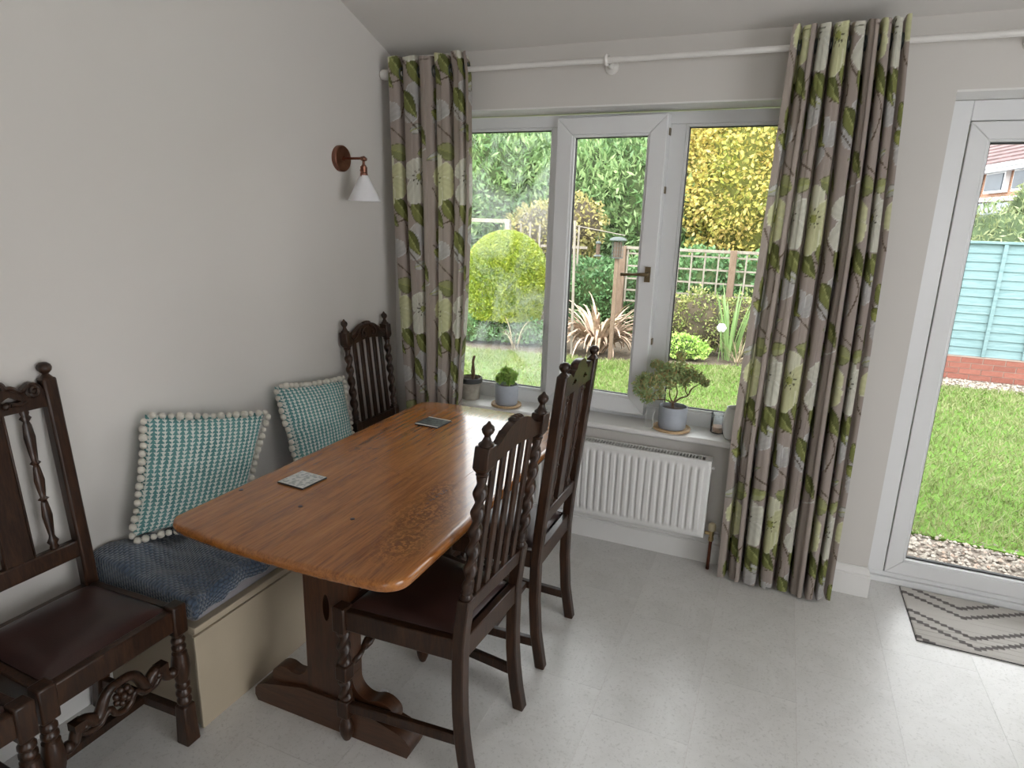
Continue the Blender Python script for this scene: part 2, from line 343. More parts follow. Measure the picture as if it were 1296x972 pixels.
# ------------------------------------------------------------------ room shell
XR, YB = 4.7, -5.7
ZC = lambda y: 2.32 + .34*min(-y, 2.2)
def shell():
    # wall with window and door openings, outer skin at y=.30
    m = MB(); T = .30
    WX0, WX1, WZ0, WZ1 = .20, 2.02, .60, 2.065; DX0, DX1, DZ1 = 2.404, 4.42, 2.068
    m.box(-.25, WX0, 0, T, -.3, 2.7); m.box(WX0, WX1, 0, T, -.3, WZ0-.02); m.box(WX0, WX1, 0, T, WZ1, 2.7)
    m.box(WX1, DX0, 0, T, -.3, 2.7); m.box(DX0, DX1, 0, T, DZ1, 2.7); m.box(DX1, XR+.25, 0, T, -.3, 2.7); m.box(DX0, DX1, .235, T, -.3, -.005)
    struct(m.build('wall_back', 'wall_paint'))
    m = MB(); m.box(-.25, 0, YB-.25, 0, -.3, 3.4); struct(m.build('wall_left', 'wall_paint'))
    m = MB(); m.box(XR, XR+.25, YB-.25, -3.6, -.3, 3.4); m.box(XR, XR+.25, -1.6, 0, -.3, 3.4); m.box(XR, XR+.25, -3.6, -1.6, -.3, .1); m.box(XR, XR+.25, -3.6, -1.6, 2.1, 3.4); struct(m.build('wall_right', 'wall_paint'))  # opening is out of view, added and sized to brighten the left wall
    m = MB(); m.box(0, 2.4, YB-.25, YB, -.3, 3.4); m.box(3.7, XR, YB-.25, YB, -.3, 3.4); m.box(2.4, 3.7, YB-.25, YB, -.3, .9); m.box(2.4, 3.7, YB-.25, YB, 2.1, 3.4)
    struct(m.build('wall_front', 'wall_paint'))
    # ceiling: slope up from the window wall, then flat
    m = MB(); a = 0.0; zb = ZC(-2.2)
    m.hexa([(0, -2.2, zb), (XR, -2.2, zb), (XR, 0, 2.32), (0, 0, 2.32)], [(0, -2.2, zb+.12), (XR, -2.2, zb+.12), (XR, 0, 2.44), (0, 0, 2.44)])
    for x0, x1, y0, y1 in ((0, XR, YB, -2.2),):
        m.box(x0, x1, y0, y1, zb, zb+.12)
    struct(m.build('ceiling', 'ceiling_paint'))
    # floor: subfloor slab and separate vinyl tiles 0.31 x 0.62
    fl = sroot('floor'); m = MB(); m.box(-.05, XR, YB, 0, -.10, -.0012); m.box(DX0, DX1, 0, .235, -.10, -.0012); m.build('slab', 'subfloor', fl)
    offs = {0: .0}; TW, TL = .31, .61
    base = {4: -.58, 5: -.84, 6: -.84, 7: -.385}
    tile = None
    for i in range(0, 12):
        x0 = 1.504+(i-4)*TW-.31*0; x0 = 1.504 + (i-4)*.3107
        ph = {0: -.33, 1: -.51, 2: -.25, 3: -.46, 4: -.58, 5: -.235, 6: -.03, 7: -.385, 8: -.12, 9: -.55, 10: -.3, 11: -.2}[i]
        y = ph + TL
        while y > -3.4:
            ya, yb = max(y-TL, -3.4), min(y, .235 if x0 > 2.40 and x0+.31 < 4.5 else (.0))
            xa, xb = max(x0, -.0)+.0003, min(x0+.3107, 4.42 if yb > 0 else 9)-.0003
            if 2.40-.31 < x0 < 2.404: pass
            if yb-ya > .02:
                mm = MB(); mm.box(0, xb-xa, 0, yb-ya-.0006, 0, .004); o = mm.build('tile', 'floor_tile', fl); o.location = (xa, ya+.0003, -.004)
            y -= TL
    m = MB(); m.box(0, XR, YB, -3.4, -.004, 0); m.box(0, XR, YB-.0, YB, -.004, 0) if False else None
    m.build('tile_sheet', 'floor_tile', fl)
    m = MB(); m.box(1.504+8*.3107-.0, XR, -3.4, 0, -.004, 0); m.build('tile_sheet', 'floor_tile', fl)
    m = MB(); m.box(0.0, 1.504-4*.3107, -3.4, 0, -.004, 0); m.build('tile_sheet', 'floor_tile', fl)
    m = MB(); m.box(2.404, 2.436, 0, .235, -.004, -.0002); m.build('tile_sheet', 'floor_tile', fl)
    # skirtings
    def skirt(name, pts):
        m = MB(); prof = [(0, 0), (.017, 0), (.017, .095), (.012, .101), (.015, .108), (.010, .120), (.004, .130), (.004, .138), (0, .138)]
        R = []
        for (x, y, nx, ny) in pts: R.append([(x+nx*a, y+ny*a, b) for a, b in prof])
        m.rings(R); struct(m.build(name, 'white_gloss', bev=0, smooth=False))
    skirt('baseboard_back', [(0.012, 0, 0, -1), (2.404, 0, 1, -1), (2.404, .19, 1, 0)])
    skirt('baseboard_left', [(0, YB, 1, 0), (0, -.012, 1, 0)])
    skirt('baseboard_right', [(DX1, .19, -1, 0), (DX1, 0, -1, -1), (XR, 0, 0, -1)])
shell()

def mitre_frame(m, x0, x1, z0, z1, wd, y0, y1, lip=0):
    """four mitred members, rectangle outer x0..x1,z0..z1"""
    o = [(x0, z0), (x1, z0), (x1, z1), (x0, z1)]; i = [(x0+wd, z0+wd), (x1-wd, z0+wd), (x1-wd, z1-wd), (x0+wd, z1-wd)]
    for k in range(4):
        a, b, c, d = o[k], o[(k+1) % 4], i[(k+1) % 4], i[k]
        m.hexa([(p[0], y1, p[1]) for p in (a, b, c, d)], [(p[0], y0, p[1]) for p in (a, b, c, d)])
def window():
    r = sroot('window_1'); Y0, Y1 = .15, .22
    x0, x1, z0, z1 = .20, 2.02, .615, 2.052
    def member(name, a, b, c, d, y0=Y0, y1=Y1, par=r, mat='upvc', bev=.003):
        mm = MB(); mm.box(a, b, y0, y1, c, d); return mm.build(name, mat, par, bev=bev)
    member('frame_rail', x0, x1, z0, .685); member('frame_rail', x0, x1, 2.0, z1)
    member('frame_stile', x0, x0+.06, .685, 2.0); member('frame_stile', x1-.06, x1, .685, 2.0)
    member('mullion', .803, .86, .685, 2.0); member('mullion', 1.335, 1.428, .685, 2.0)
    # beads and black gaskets round the two fixed panes
    for (a, b) in ((.26, .803), (1.428, 1.96)):
        mm = MB(); mitre_frame(mm, a, b, .685, 2.0, .012, .158, .178); mm.build('glazing_bead', 'upvc', r, bev=.002)
        mm = MB(); mitre_frame(mm, a+.008, b-.008, .693, 1.992, .008, .176, .19); mm.build('gasket', 'gasket', r)
    mm = MB(); mm.box(.265, .80, .182, .188, .69, 1.995); mm.build('pane', 'misted_glass', r)
    mm = MB(); mm.box(1.43, 1.955, .182, .188, .69, 1.995); mm.build('pane', 'clear_glass', r)
    # opening casement, hinged on its left, standing slightly ajar into the room
    s = D.objects.new('casement', None); C.objects.link(s); s.parent = r; s.location = (.835, .15, 0); s.rotation_euler = (0, 0, math.radians(-3.6))
    W = .525
    mm = MB(); mitre_frame(mm, 0, W, .650, 2.035, .078, -.03, .035); mm.build('sash_frame', 'upvc', s, bev=.004)
    mm = MB(); mitre_frame(mm, .07, W-.07, .72, 1.965, .018, -.022, .0); mm.build('glazing_bead', 'upvc', s, bev=.002)
    mm = MB(); mitre_frame(mm, .084, W-.084, .734, 1.951, .007, -.004, .012); mm.build('gasket', 'gasket', s)
    mm = MB(); mm.box(.08, W-.08, .003, .009, .73, 1.955); mm.build('pane', 'clear_glass', s)
    h = MB(); h.lathe([(.012, -.03), (.012, -.036), (.009, -.06), (.0, -.062)], (W-.034, 0, 1.335), 12, 'y')
    h.box(W-.047, W-.021, -.037, -.03, 1.30, 1.37)
    h.tube([(W-.034, -.055, 1.335), (W-.06, -.062, 1.335), (W-.10, -.062, 1.333), (W-.155, -.058, 1.330)], [.009, .008, .006, .008], 10)
    h.build('handle', 'antique_brass', s, smooth=True)
    for z in (.72, 1.0, 1.7, 1.95):
        k = MB(); k.box(W-.01, W+.004, .005, .03, z, z+.03); k.build('lock_plate', 'antique_brass', s)
    # sill board
    m = MB(); prof = [(.16, .590), (-.030, .590), (-.040, .597), (-.042, .605), (-.040, .614), (-.034, .619), (.16, .620)]
    m.rings([[(x, a, b) for a, b in prof] for x in (.12, 2.10)]); o = struct(m.build('trim_1', 'white_gloss', smooth=True, shade_angle=30))
window()
def bright_reveal_boards():  # white boards put in to make the reveal look brightly lit
    m = MB(); m.box(.20, 2.02, .001, .150, 2.058, 2.0655); struct(m.build('trim_2', 'white_gloss'))
    for i, (a, b) in enumerate(((.20, .204), (2.016, 2.02))): m = MB(); m.box(a, b, .001, .150, .62, 2.058); struct(m.build('trim_%d' % (3+i), 'white_gloss'))
    m = MB(); m.box(2.404, 4.42, .001, .175, 2.0605, 2.0685); struct(m.build('trim_5', 'white_gloss'))
bright_reveal_boards()
def door(r, x0, x1):
    Y0, Y1 = .175, .245
    m = MB(); m.box(x0, x0+.093, Y0, Y1, .05, 2.06); m.box(x1-.093, x1, Y0, Y1, .05, 2.06); m.box(x0+.093, x1-.093, Y0, Y1, 1.985, 2.06)
    m.build('frame', 'upvc', r, bev=.003)
    m = MB(); m.box(x0, x1, .165, .26, -.0, .028); m.box(x0, x1, .180, .25, .028, .05); m.build('threshold', 'upvc', r, bev=.003)
    m = MB(); mitre_frame(m, x0+.096, x1-.096, .054, 1.982, .066, .168, .235); m.build('leaf_frame', 'upvc', r, bev=.004)
    m = MB(); mitre_frame(m, x0+.160, x1-.160, .118, 1.918, .010, .174, .21); m.build('glazing_bead', 'upvc', r, bev=.002)
    m = MB(); mitre_frame(m, x0+.168, x1-.168, .126, 1.910, .008, .196, .215); m.build('gasket', 'gasket', r)
    m = MB(); m.box(x0+.165, x1-.165, .205, .211, .12, 1.915); m.build('pane', 'clear_glass', r)
    h = MB(); h.box(x1-.145, x1-.115, .160, .168, .92, 1.12); h.tube([(x1-.13, .165, 1.06), (x1-.13, .12, 1.06), (x1-.15, .115, 1.06), (x1-.25, .115, 1.06)], .009, 10); h.build('handle', 'antique_brass', r, smooth=True)
door(sroot('door_1'), 2.404, 3.40); door(sroot('added_door'), 3.405, 4.42)  # second door is out of view, added to let in more sky light

# ------------------------------------------------------------------ curtains with printed flowers
def raster(U, V, TU=.60, TV=.64):
    U = U*(.47/TU); TU0 = TU; TU = .47; XS = TU0/TU   # artwork drawn on a .47 x .64 tile, then widened
    col = np.empty(U.shape+(3,)); col[:] = (.36, .305, .27)
    col *= (1 + .04*np.sin(U*900)*np.sin(V*700))[..., None]
    def loc(cu, cv, ang):
        du = (U-cu+TU/2) % TU - TU/2; dv = (V-cv+TV/2) % TV - TV/2
        c, s = math.cos(ang), math.sin(ang); du = du*XS; return du*c+dv*s, -du*s+dv*c
    def put(mask, c, a=1.0):
        c = np.array(c); col[mask] = col[mask]*(1-a)+(c if c.ndim == 1 else c[mask])*a
    def leaf(cu, cv, ang, L, W, c1=(.105, .115, .035), c2=(.20, .215, .07), a=1):
        x, y = loc(cu, cv, math.radians(ang)); t_ = np.clip(x/L, 0, 1); h = W*np.sin(PI*t_**.8)*(1-.25*t_)*1.15
        ins = (x > 0) & (x < L) & (np.abs(y) < h); put(ins & (y > 0), c1, a); put(ins & (y <= 0), c2, a)
        put(ins & (np.abs(np.sin((x*.8+np.abs(y))*260)) > .93), tuple(v*1.25 for v in c2), a*.2)
        put(ins & (np.abs(y) < .0025), (.34, .36, .14), a)
        put(ins & (np.abs(y) > h-.0035), (.075, .065, .035), a*.7)
    def stem(pts, wd=.0028, c=(.10, .07, .045), a=1):
        P = spline([(p[0], p[1], 0) for p in pts], 10)
        for i in range(len(P)-1):
            p, q = P[i], P[i+1]; du, dv = q.x-p.x, q.y-p.y; L = math.hypot(du, dv); x, y = loc(p.x, p.y, math.atan2(dv, du))
            put((x > -.001) & (x < L+.001) & (np.abs(y) < wd), c, a)
    def petal(cu, cv, ang, L, W, c, edge, a=1):
        x, y = loc(cu, cv, math.radians(ang)); t_ = np.clip(x/L, 0, 1); h = W*np.sqrt(np.clip(t_*(1.25-t_)*2.3, 0, 1))*np.where(t_ > .8, np.sqrt(np.clip((1-t_)/.2, 0, 1)), 1)
        h = h*(1+.03*np.sin(ang+x*60)); ins = (x > 0) & (x < L) & (np.abs(y) < h)
        sh = .84+.18*t_+.045*np.sin(np.arctan2(y, x+.01)*22)
        cc = np.array(c)[None, None, :]*sh[..., None]; put(ins, np.broadcast_to(cc, col.shape), a)
        put(ins & (np.abs(y) > h-.004) & (t_ > .25), edge, a*.8)
    # ghost silver blossoms
    for cu, cv in ((.335, .335), (.10, .27)):
        for k in range(4): petal(cu, cv, 40+k*62, .10, .044, (.47, .46, .45), (.64, .64, .63), .85)
    for cu, cv, an in ((.30, .215, 20), (.07, .12, 200), (.42, .40, 160)): leaf(cu, cv, an, .10, .022, (.38, .38, .34), (.50, .50, .47), .9)
    # stems
    stem([(.02, .60), (.06, .52), (.16, .47), (.22, .52)]); stem([(.16, .47), (.19, .38), (.17, .28)]); stem([(.02, .33), (.09, .27), (.20, .16)])
    stem([(.25, .60), (.30, .50), (.40, .46)]); stem([(.26, .32), (.34, .22), (.42, .16)]); stem([(.12, -.08), (.17, -.18), (.10, -.22)])
    stem([(.24, -.10), (.27, -.17), (.26, -.26)]); stem([(.35, .11), (.43, .12), (.47, .14)], .002, (.60, .60, .58))
    # olive leaves
    leaf(.055, .535, -48, .17, .038); leaf(.30, .53, -52, .17, .038); leaf(.04, .41, -62, .15, .034); leaf(.27, .40, -58, .15, .034)
    leaf(.02, .305, -20, .12, .026, (.17, .19, .05), (.30, .32, .10)); leaf(.21, .19, -52, .12, .024); leaf(.42, .25, -60, .12, .026)
    leaf(.13, -.085, -55, .16, .034); leaf(.36, -.12, -50, .15, .034); leaf(.20, .11, 165, .13, .040, (.22, .235, .10), (.30, .31, .15))
    leaf(.33, .115, 10, .12, .028, (.30, .32, .14), (.40, .41, .22))
    # blossoms
    for k, (an, L) in enumerate(((95, .125), (20, .115), (-35, .125), (-95, .14), (165, .10))): petal(.10, .0, an, L, .054, (.60, .60, .36) if k != 0 else (.66, .65, .50), (.72, .71, .56))
    for k, (an, L) in enumerate(((75, .09), (10, .105), (-60, .14), (-110, .135), (140, .09))): petal(.335, .01, an, L, .054, (.62, .61, .52), (.74, .73, .68))
    for cu, cv in ((.10, 0), (.335, .01)):
        x, y = loc(cu, cv, 0); rr = np.hypot(x, y); th = np.arctan2(y, x); put(rr < .016, (.26, .28, .05), .8)
        put((rr < .034) & (rr > .010) & (np.sin(th*9) > .90), (.04, .035, .02)); put((np.abs(rr-.034) < .004) & (np.sin(th*9) > .75), (.05, .04, .02))
    return np.clip(col, 0, 1)
def curtain(name, label, xl, xr, pitches, amp, ztop, zbot, flower_z, uoff, seed, bot=.15):
    rg = np.random.default_rng(seed)
    n = len(pitches); cum = np.concatenate([[0], np.cumsum(pitches)]); cum = cum/cum[-1]
    ph = np.linspace(0, 1, 2400); k = ph*n; i = np.minimum(k.astype(int), n-1); fr = k-i
    px = cum[i]+(cum[i+1]-cum[i])*fr; pit = (cum[i+1]-cum[i])
    Wd = xr(ztop)-xl(ztop)
    def plan(z):
        g = np.clip((ztop-z)/2.2, 0, 1)
        a = amp*(1+bot*g); x0, x1 = xl(z), xr(z)
        s = np.sin(2*PI*fr); c = np.cos(2*PI*fr)
        sq = -np.tanh(2.2*c)/np.tanh(2.2)           # flat fronts, deep folds
        xx = px + pit*(.175*np.sin(2*PI*fr)+.03*np.sin(4*PI*fr)) + .010*np.sin(i*2.1+3*g)*g
        amod = 1+.25*np.sin(i*1.7+seed)*(.4+.6*g)
        yy = -.10 + a*amod*sq + .006*np.sin(9*px+6*g+seed)*g
        return x0+(x1-x0)*xx, yy
    X, Y = plan(1.2); s = np.concatenate([[0], np.cumsum(np.hypot(np.diff(X), np.diff(Y)))]); L = s[-1]
    nu, nv = int(L/.0048), int((ztop-zbot)/.005)
    su = np.linspace(0, L, nu); zz = np.linspace(zbot, ztop, nv)
    V3 = np.empty((nv, nu, 3)); q = np.interp(su, s, ph)
    for j, z in enumerate(zz):
        X, Y = plan(z); V3[j, :, 0] = np.interp(q, ph, X); V3[j, :, 1] = np.interp(q, ph, Y); V3[j, :, 2] = z + (.006*np.sin(su*25) if z > ztop-.02 else 0)
    me = D.meshes.new('cloth'); N = nu*nv
    a = np.arange(N).reshape(nv, nu); F = np.stack([a[:-1, :-1], a[:-1, 1:], a[1:, 1:], a[1:, :-1]], -1).reshape(-1, 4)
    me.vertices.add(N); me.vertices.foreach_set('co', V3.astype(np.float32).ravel())
    me.loops.add(F.size); me.loops.foreach_set('vertex_index', F.astype(np.int32).ravel())
    me.polygons.add(len(F)); me.polygons.foreach_set('loop_start', np.arange(0, F.size, 4, dtype=np.int32)); me.polygons.foreach_set('loop_total', np.full(len(F), 4, dtype=np.int32)); me.update(calc_edges=True)
    UU, VV = np.meshgrid(su+uoff, zz-flower_z); col = raster(UU, VV)
    ca = me.color_attributes.new('print', 'FLOAT_COLOR', 'POINT'); ca.data.foreach_set('color', np.concatenate([col.reshape(-1, 3), np.ones((N, 1))], 1).astype(np.float32).ravel())
    root = thing(name, label, 'curtain', ((xl(0)+xr(0))/2, -.10, 0), 0, None)
    o = finish(me, 'cloth', 'curtain_print', root, smooth=True, shade_angle=180); o.location = (-(xl(0)+xr(0))/2, .10, 0)
    X, Y = plan(2.22)
    for j in range(len(X)-1):
        if (Y[j]+.10)*(Y[j+1]+.10) < 0:
            m = MB(); R = []
            for k_ in range(20):
                an = 2*PI*k_/20; R.append([(.006*math.cos(b)*.5, (.024+.005*math.sin(b))*math.cos(an), (.024+.005*math.sin(b))*math.sin(an)) for b in (0, PI/2, PI, 3*PI/2)])
            m.rings(R, closed=True); e = m.build('eyelet', 'feeder_metal', root, smooth=True); e.location = (X[j]-root.location.x, 0, 2.22)
def lin(*kp):
    zs, xs = zip(*kp); return lambda z: float(np.interp(z, zs, xs))
curtain('curtain', 'grey-taupe curtain with green leaf and pale flower print hanging in the left corner', lin((0, .15), (.55, .15), (.94, .125), (1.6, .085), (2.29, .065)),
        lin((0, .45), (.63, .455), (1.09, .487), (1.66, .505), (2.2, .49), (2.29, .475)), [1.25, .8, .9, 1.0, .55], .040, 2.287, .02, 1.74, .16, 1, -.2)
curtain('curtain', 'long flower-print curtain between window and glass door, reaching the floor', lin((0, 1.797), (.3, 1.79), (.68, 1.783), (1.1, 1.792), (1.5, 1.805), (2.29, 1.825)),
        lin((0, 2.27), (.5, 2.267), (1, 2.26), (1.5, 2.25), (2.0, 2.225), (2.29, 2.205)), [1.15, .85, 1.0, 1.1, .8, .75, .6, .7], .045, 2.290, .012, 1.60, .02, 5)
def curtain_rod():
    r = thing('curtain_rod', 'long white curtain pole across the top of window and door', 'curtain pole', (0, -.10, 2.22))
    m = MB(); m.lathe([(.0115, .03), (.0115, 3.4)], (0, 0, 0), 16, 'x'); m.build('pole', 'rod_white', r, smooth=True)
    m = MB(); m.lathe([(.0, .002), (.021, .004), (.024, .012), (.024, .030), (.021, .040), (.016, .044), (.0115, .046)], (0, 0, 0), 18, 'x'); m.build('finial', 'rod_white', r, smooth=True)
    for x in (1.115, 2.6):
        m = MB(); m.lathe([(.030, .10), (.030, .092), (.012, .085), (.010, .04), (.012, .02)], (x, 0, -.006), 14, 'y')
        R = [];
        for k in range(18):
            an = 2*PI*k/18; R.append([(x+.008*math.cos(b), (.019+.005*math.sin(b))*math.cos(an), (.019+.005*math.sin(b))*math.sin(an)) for b in (0, PI/2, PI, 3*PI/2)])
        m.rings(R, closed=True); m.build('bracket', 'rod_white', r, smooth=True)
curtain_rod()

# ------------------------------------------------------------------ radiator
def radiator():
    x0, x1, z0, z1 = .52, 1.716, .165, .540; yF, yB = -.112, -.036
    r = thing('radiator', 'white ribbed panel radiator under the window sill', 'radiator', ((x0+x1)/2, -.07, z0)); ox, oz = -(x0+x1)/2, -z0
    nx = 360; nz = 40; m = MB(); xs = np.linspace(x0+.004, x1-.004, nx); zs = np.linspace(z0, z1, nz); pts = []
    P = .0338; nr = int((x1-x0-.03)/P); s0 = x0+((x1-x0)-nr*P)/2
    for z in zs:
        for x in xs:
            f = ((x-s0)/P) % 1; inr = 0 <= (x-s0)/P < nr
            g = 0.0
            if inr:
                e = min(max((z-z0-.028)/.014, 0), 1)*min(max((z1-.032-z)/.014, 0), 1)
                d = abs(f-.5)*2; g = (1 - min(max((d-.50)/.28, 0), 1))*e
            edge = min((x-x0)/.012, (x1-x)/.012, (z-z0+.001)/.012, (z1-z+.001)/.012, 1); rnd = (1-edge)**2*.008
            pts.append((x+ox, yF+.07+rnd+.0075*(1-g)*(1 if inr else 1)-.0045, z+oz))
    a = np.arange(nx*nz).reshape(nz, nx); F = np.stack([a[:-1, :-1], a[:-1, 1:], a[1:, 1:], a[1:, :-1]], -1).reshape(-1, 4)
    m.add(pts, [tuple(map(int, f)) for f in F]); m.build('front_panel', 'radiator_white', r, smooth=True, shade_angle=50)
    m = MB(); m.box(x0+ox+.004, x1+ox-.004, yF+.082, yF+.086, .0, z1-z0-.004); m.box(x0+ox+.004, x1+ox-.004, .03, .036, 0, z1-z0-.004); m.build('panel_back', 'radiator_white', r)
    for xa in (x1+ox-.006, x0+ox): m = MB(); m.box(xa, xa+.006, yF+.078, .036, .0, z1-z0); m.build('side_cover', 'radiator_white', r, bev=.002)
    m = MB(); h = z1-z0; m.box(x0+ox, x1+ox, yF+.076, yF+.088, h-.003, h+.002); m.box(x0+ox, x1+ox, .022, .036, h-.003, h+.002); m.box(x0+ox, x0+ox+.03, yF+.088, .022, h-.003, h+.002); m.box(x1+ox-.03, x1+ox, yF+.088, .022, h-.003, h+.002)
    n = int((x1-x0-.06)/.0145)
    for k in range(n): x = x0+ox+.03+.0145*k; m.box(x, x+.0055, yF+.088, .022, h-.003, h+.001)
    m.build('top_grille', 'radiator_white', r); m = MB(); m.box(x0+ox+.01, x1+ox-.01, yF+.088, .022, h-.03, h-.028); m.build('grille_shadow_tray', 'grille_shade', r)  # dark sheet stands in for the shade inside the radiator
    m = MB(); m.lathe([(.007, 0), (.007, .012), (.004, .014)], (x1+ox, -.01, h-.035), 10, 'x'); m.build('bleed_valve', 'radiator_white', r, smooth=True)
    for x in (x0+.2, x1-.2):
        m = MB(); m.box(x+ox-.015, x+ox+.015, .036, .07, .05, h-.05); m.build('wall_bracket', 'radiator_white', r)
    v = thing('radiator_valve', 'brass valve on copper pipe beside the radiator, right end', 'valve', (1.748, -.072, 0))
    m = MB(); m.tube([(0, 0, 0), (0, 0, .15)], .0075, 12); m.build('pipe', 'old_copper', v, smooth=True)
    m = MB(); m.lathe([(.010, .145), (.012, .148), (.012, .162), (.009, .164), (.011, .17), (.011, .195), (.008, .197)], (0, 0, 0), 12); m.lathe([(.008, -.03), (.008, 0)], (0, 0, .182), 10, 'x'); m.build('valve_body', 'brass', v, smooth=True)
    m = MB(); m.lathe([(.012, .197), (.016, .2), (.017, .225), (.013, .232), (0, .233)], (0, 0, 0), 14); m.build('valve_cap', 'cream_plastic', v, smooth=True)
    m = MB(); m.box(.012, .028, .03, .06, .155, .168); m.box(-.004, .016, .05, .06, .135, .148); m.build('pipe_clip', 'radiator_white', v)
radiator()

# ------------------------------------------------------------------ storage bench, pad, throw, cushions
def bench():
    b = thing('storage_bench', 'long cream storage bench built along the left wall behind the table', 'bench', (.22, -1.15, 0))
    y0, y1 = -1.765+1.15, -.56+1.15
    m = MB(); m.box(-.205, .195, y0+.01, y1-.01, 0, .335); m.build('box', 'bench_cream', b, bev=.003)
    m = MB(); m.box(.195, .207, y0+.004, y1-.004, .0, .322); m.build('front_panel', 'bench_cream', b, bev=.002)
    m = MB(); m.box(-.205, .215, y0, y1, .335, .357); m.build('lid', 'bench_cream', b, bev=.003)
    p = thing('seat_pad', 'grey foam pad lying on the lid of the cream bench', 'seat pad', (.22, -1.15, .357))
    m = MB(); m.box(-.20, .195, y0+.02, y1-.02, 0, .095); m.build('pad', 'pad_grey', p, bev=.012)
bench()
def throw():
    nu, nv = 220, 110; ya, yb = -1.84, -.565
    m = MB(); pts = []; uv = []
    for i in range(nu):
        u = i/(nu-1); s = ya+(yb-ya)*u
        for j in range(nv):
            v = j/(nv-1)
            # hem length over the front edge, longest at the near corner
            over = .115*math.exp(-((s+1.79)/.12)**2)+.030*math.exp(-((s+1.56)/.14)**2) if s < -1.3 else 0
            hem = .405 + .03*math.sin(s*7) if s > -1.35 else .45
            L = (hem if s > -1.35 else .44)+over
            d = v*L; xe = .425
            x = .012+min(d, xe); z = .464+.014*noise.noise((s*6, d*6, 0))+.012*noise.noise((s*15, d*9, 3))+.007*noise.noise((s*30, d*14+s*12, 5))
            z += .045*math.exp(-((s+1.76)/.10)**2-((d-.03)/.12)**2)+.012*math.sin(s*22+d*14)*math.exp(-((s+1.55)/.3)**2)
            if d > xe:
                e = d-xe; x = .437+.012*(1-math.exp(-e*60))+.006*math.sin(s*45); z -= e+.004
            elif d > xe-.03: z -= .006*((d-xe+.03)/.03)**2
            y = s
            if s < -1.768:
                f = -1.768-s; y = -1.768-.005; z -= f*.9
            pts.append((x, y, max(z, .40 if s < -1.3 else .0)+.004)); uv.append((s*1.0, d*1.0))
    f = [(i*nv+j, (i+1)*nv+j, (i+1)*nv+j+1, i*nv+j+1) for i in range(nu-1) for j in range(nv-1)]
    m.add(pts, f); m.uv = uv; o = m.build('throw', 'throw_waffle', smooth=True, shade_angle=180)
    so_ = o.modifiers.new('thick', 'SOLIDIFY'); so_.thickness = .006; so_.offset = 1
    tag(o, 'dark blue waffle throw spread over the bench seat', 'blanket')
throw()
pomme = None
def cushion(label, BL, BR, TR, TL, thick, seed):
    global pomme
    BL, BR, TR, TL = map(Vector, (BL, BR, TR, TL)); c = (BL+BR+TR+TL)/4; nrm = (BR-BL).cross(TL-BL).normalized()
    r = thing('cushion', label, 'cushion', tuple(c), 0, 'teal patterned pompom cushions')
    n = 44
    def surf(u, v, sgn):
        a, b = 2*u-1, 2*v-1; ins = 1-.045*(1-b*b)*abs(a)**3; ins2 = 1-.045*(1-a*a)*abs(b)**3
        uu, vv = .5+a*ins*.5, .5+b*ins2*.5
        p = (BL*(1-uu)+BR*uu)*(1-vv)+(TL*(1-uu)+TR*uu)*vv
        h = ((1-a**2)*(1-b**2)); h = max(h, 0)**.45*thick*.5
        h += .006*noise.noise((a*3+seed, b*3, sgn))*min(1, h*30)+.010*math.exp(-((a+.75)/.2)**2-((b+.3+.5*a)/.08)**2)*-min(1, h*20)
        return p-c+nrm*h*sgn
    m = MB(); uvs = []
    for sgn in (1, -1):
        P = [surf(i/n, j/n, sgn) for j in range(n+1) for i in range(n+1)]; uvs += [(i/n, j/n) for j in range(n+1) for i in range(n+1)]
        m.add(P, [(j*(n+1)+i, j*(n+1)+i+1, (j+1)*(n+1)+i+1, (j+1)*(n+1)+i)[::sgn] for j in range(n) for i in range(n)])
    m.uv = uvs; m.build('cover', 'cushion_weave', r, smooth=True, shade_angle=180)
    k = 0; rr = random.Random(seed)
    for side in range(4):
        N = 15
        for q in range(N):
            t_ = (q+.5)/N; u, v = ((t_, 0), (1, t_), (1-t_, 1), (0, 1-t_))[side]; p = surf(u, v, 1)
            a, b = 2*u-1, 2*v-1; out = ((BR-BL).normalized()*(1 if side == 1 else -1 if side == 3 else 0)+(TL-BL).normalized()*(1 if side == 2 else -1 if side == 0 else 0))
            if pomme is None:
                mm = MB(); mm.sphere((0, 0, 0), .0115, 10); mm.map(lambda x, y, z: Vector((x, y, z))*(1+.18*noise.noise((x*220, y*220, z*220)))); o = mm.build('pompom', 'pompom', r, smooth=True); pomme = o
            else: o = D.objects.new('pompom', pomme.data); C.objects.link(o); o.parent = r
            droop = Vector((0, 0, -.008)) + nrm*(.010*rr.random()+ (.022 if side == 2 else .006))
            o.location = p+out*.008+droop; s = .85+.35*rr.random(); o.scale = (s, s, s)
cushion('teal patterned cushion with cream pompoms, nearer one, leaning at the table corner', (.07, -1.665, .525), (.20, -1.345, .490), (.10, -1.090, .800), (.045, -1.555, .905), .13, 3)
cushion('teal patterned cushion with cream pompoms next to the far corner chair', (.15, -.975, .475), (.17, -.625, .475), (.05, -.55, .815), (.045, -.975, .868), .12, 9)

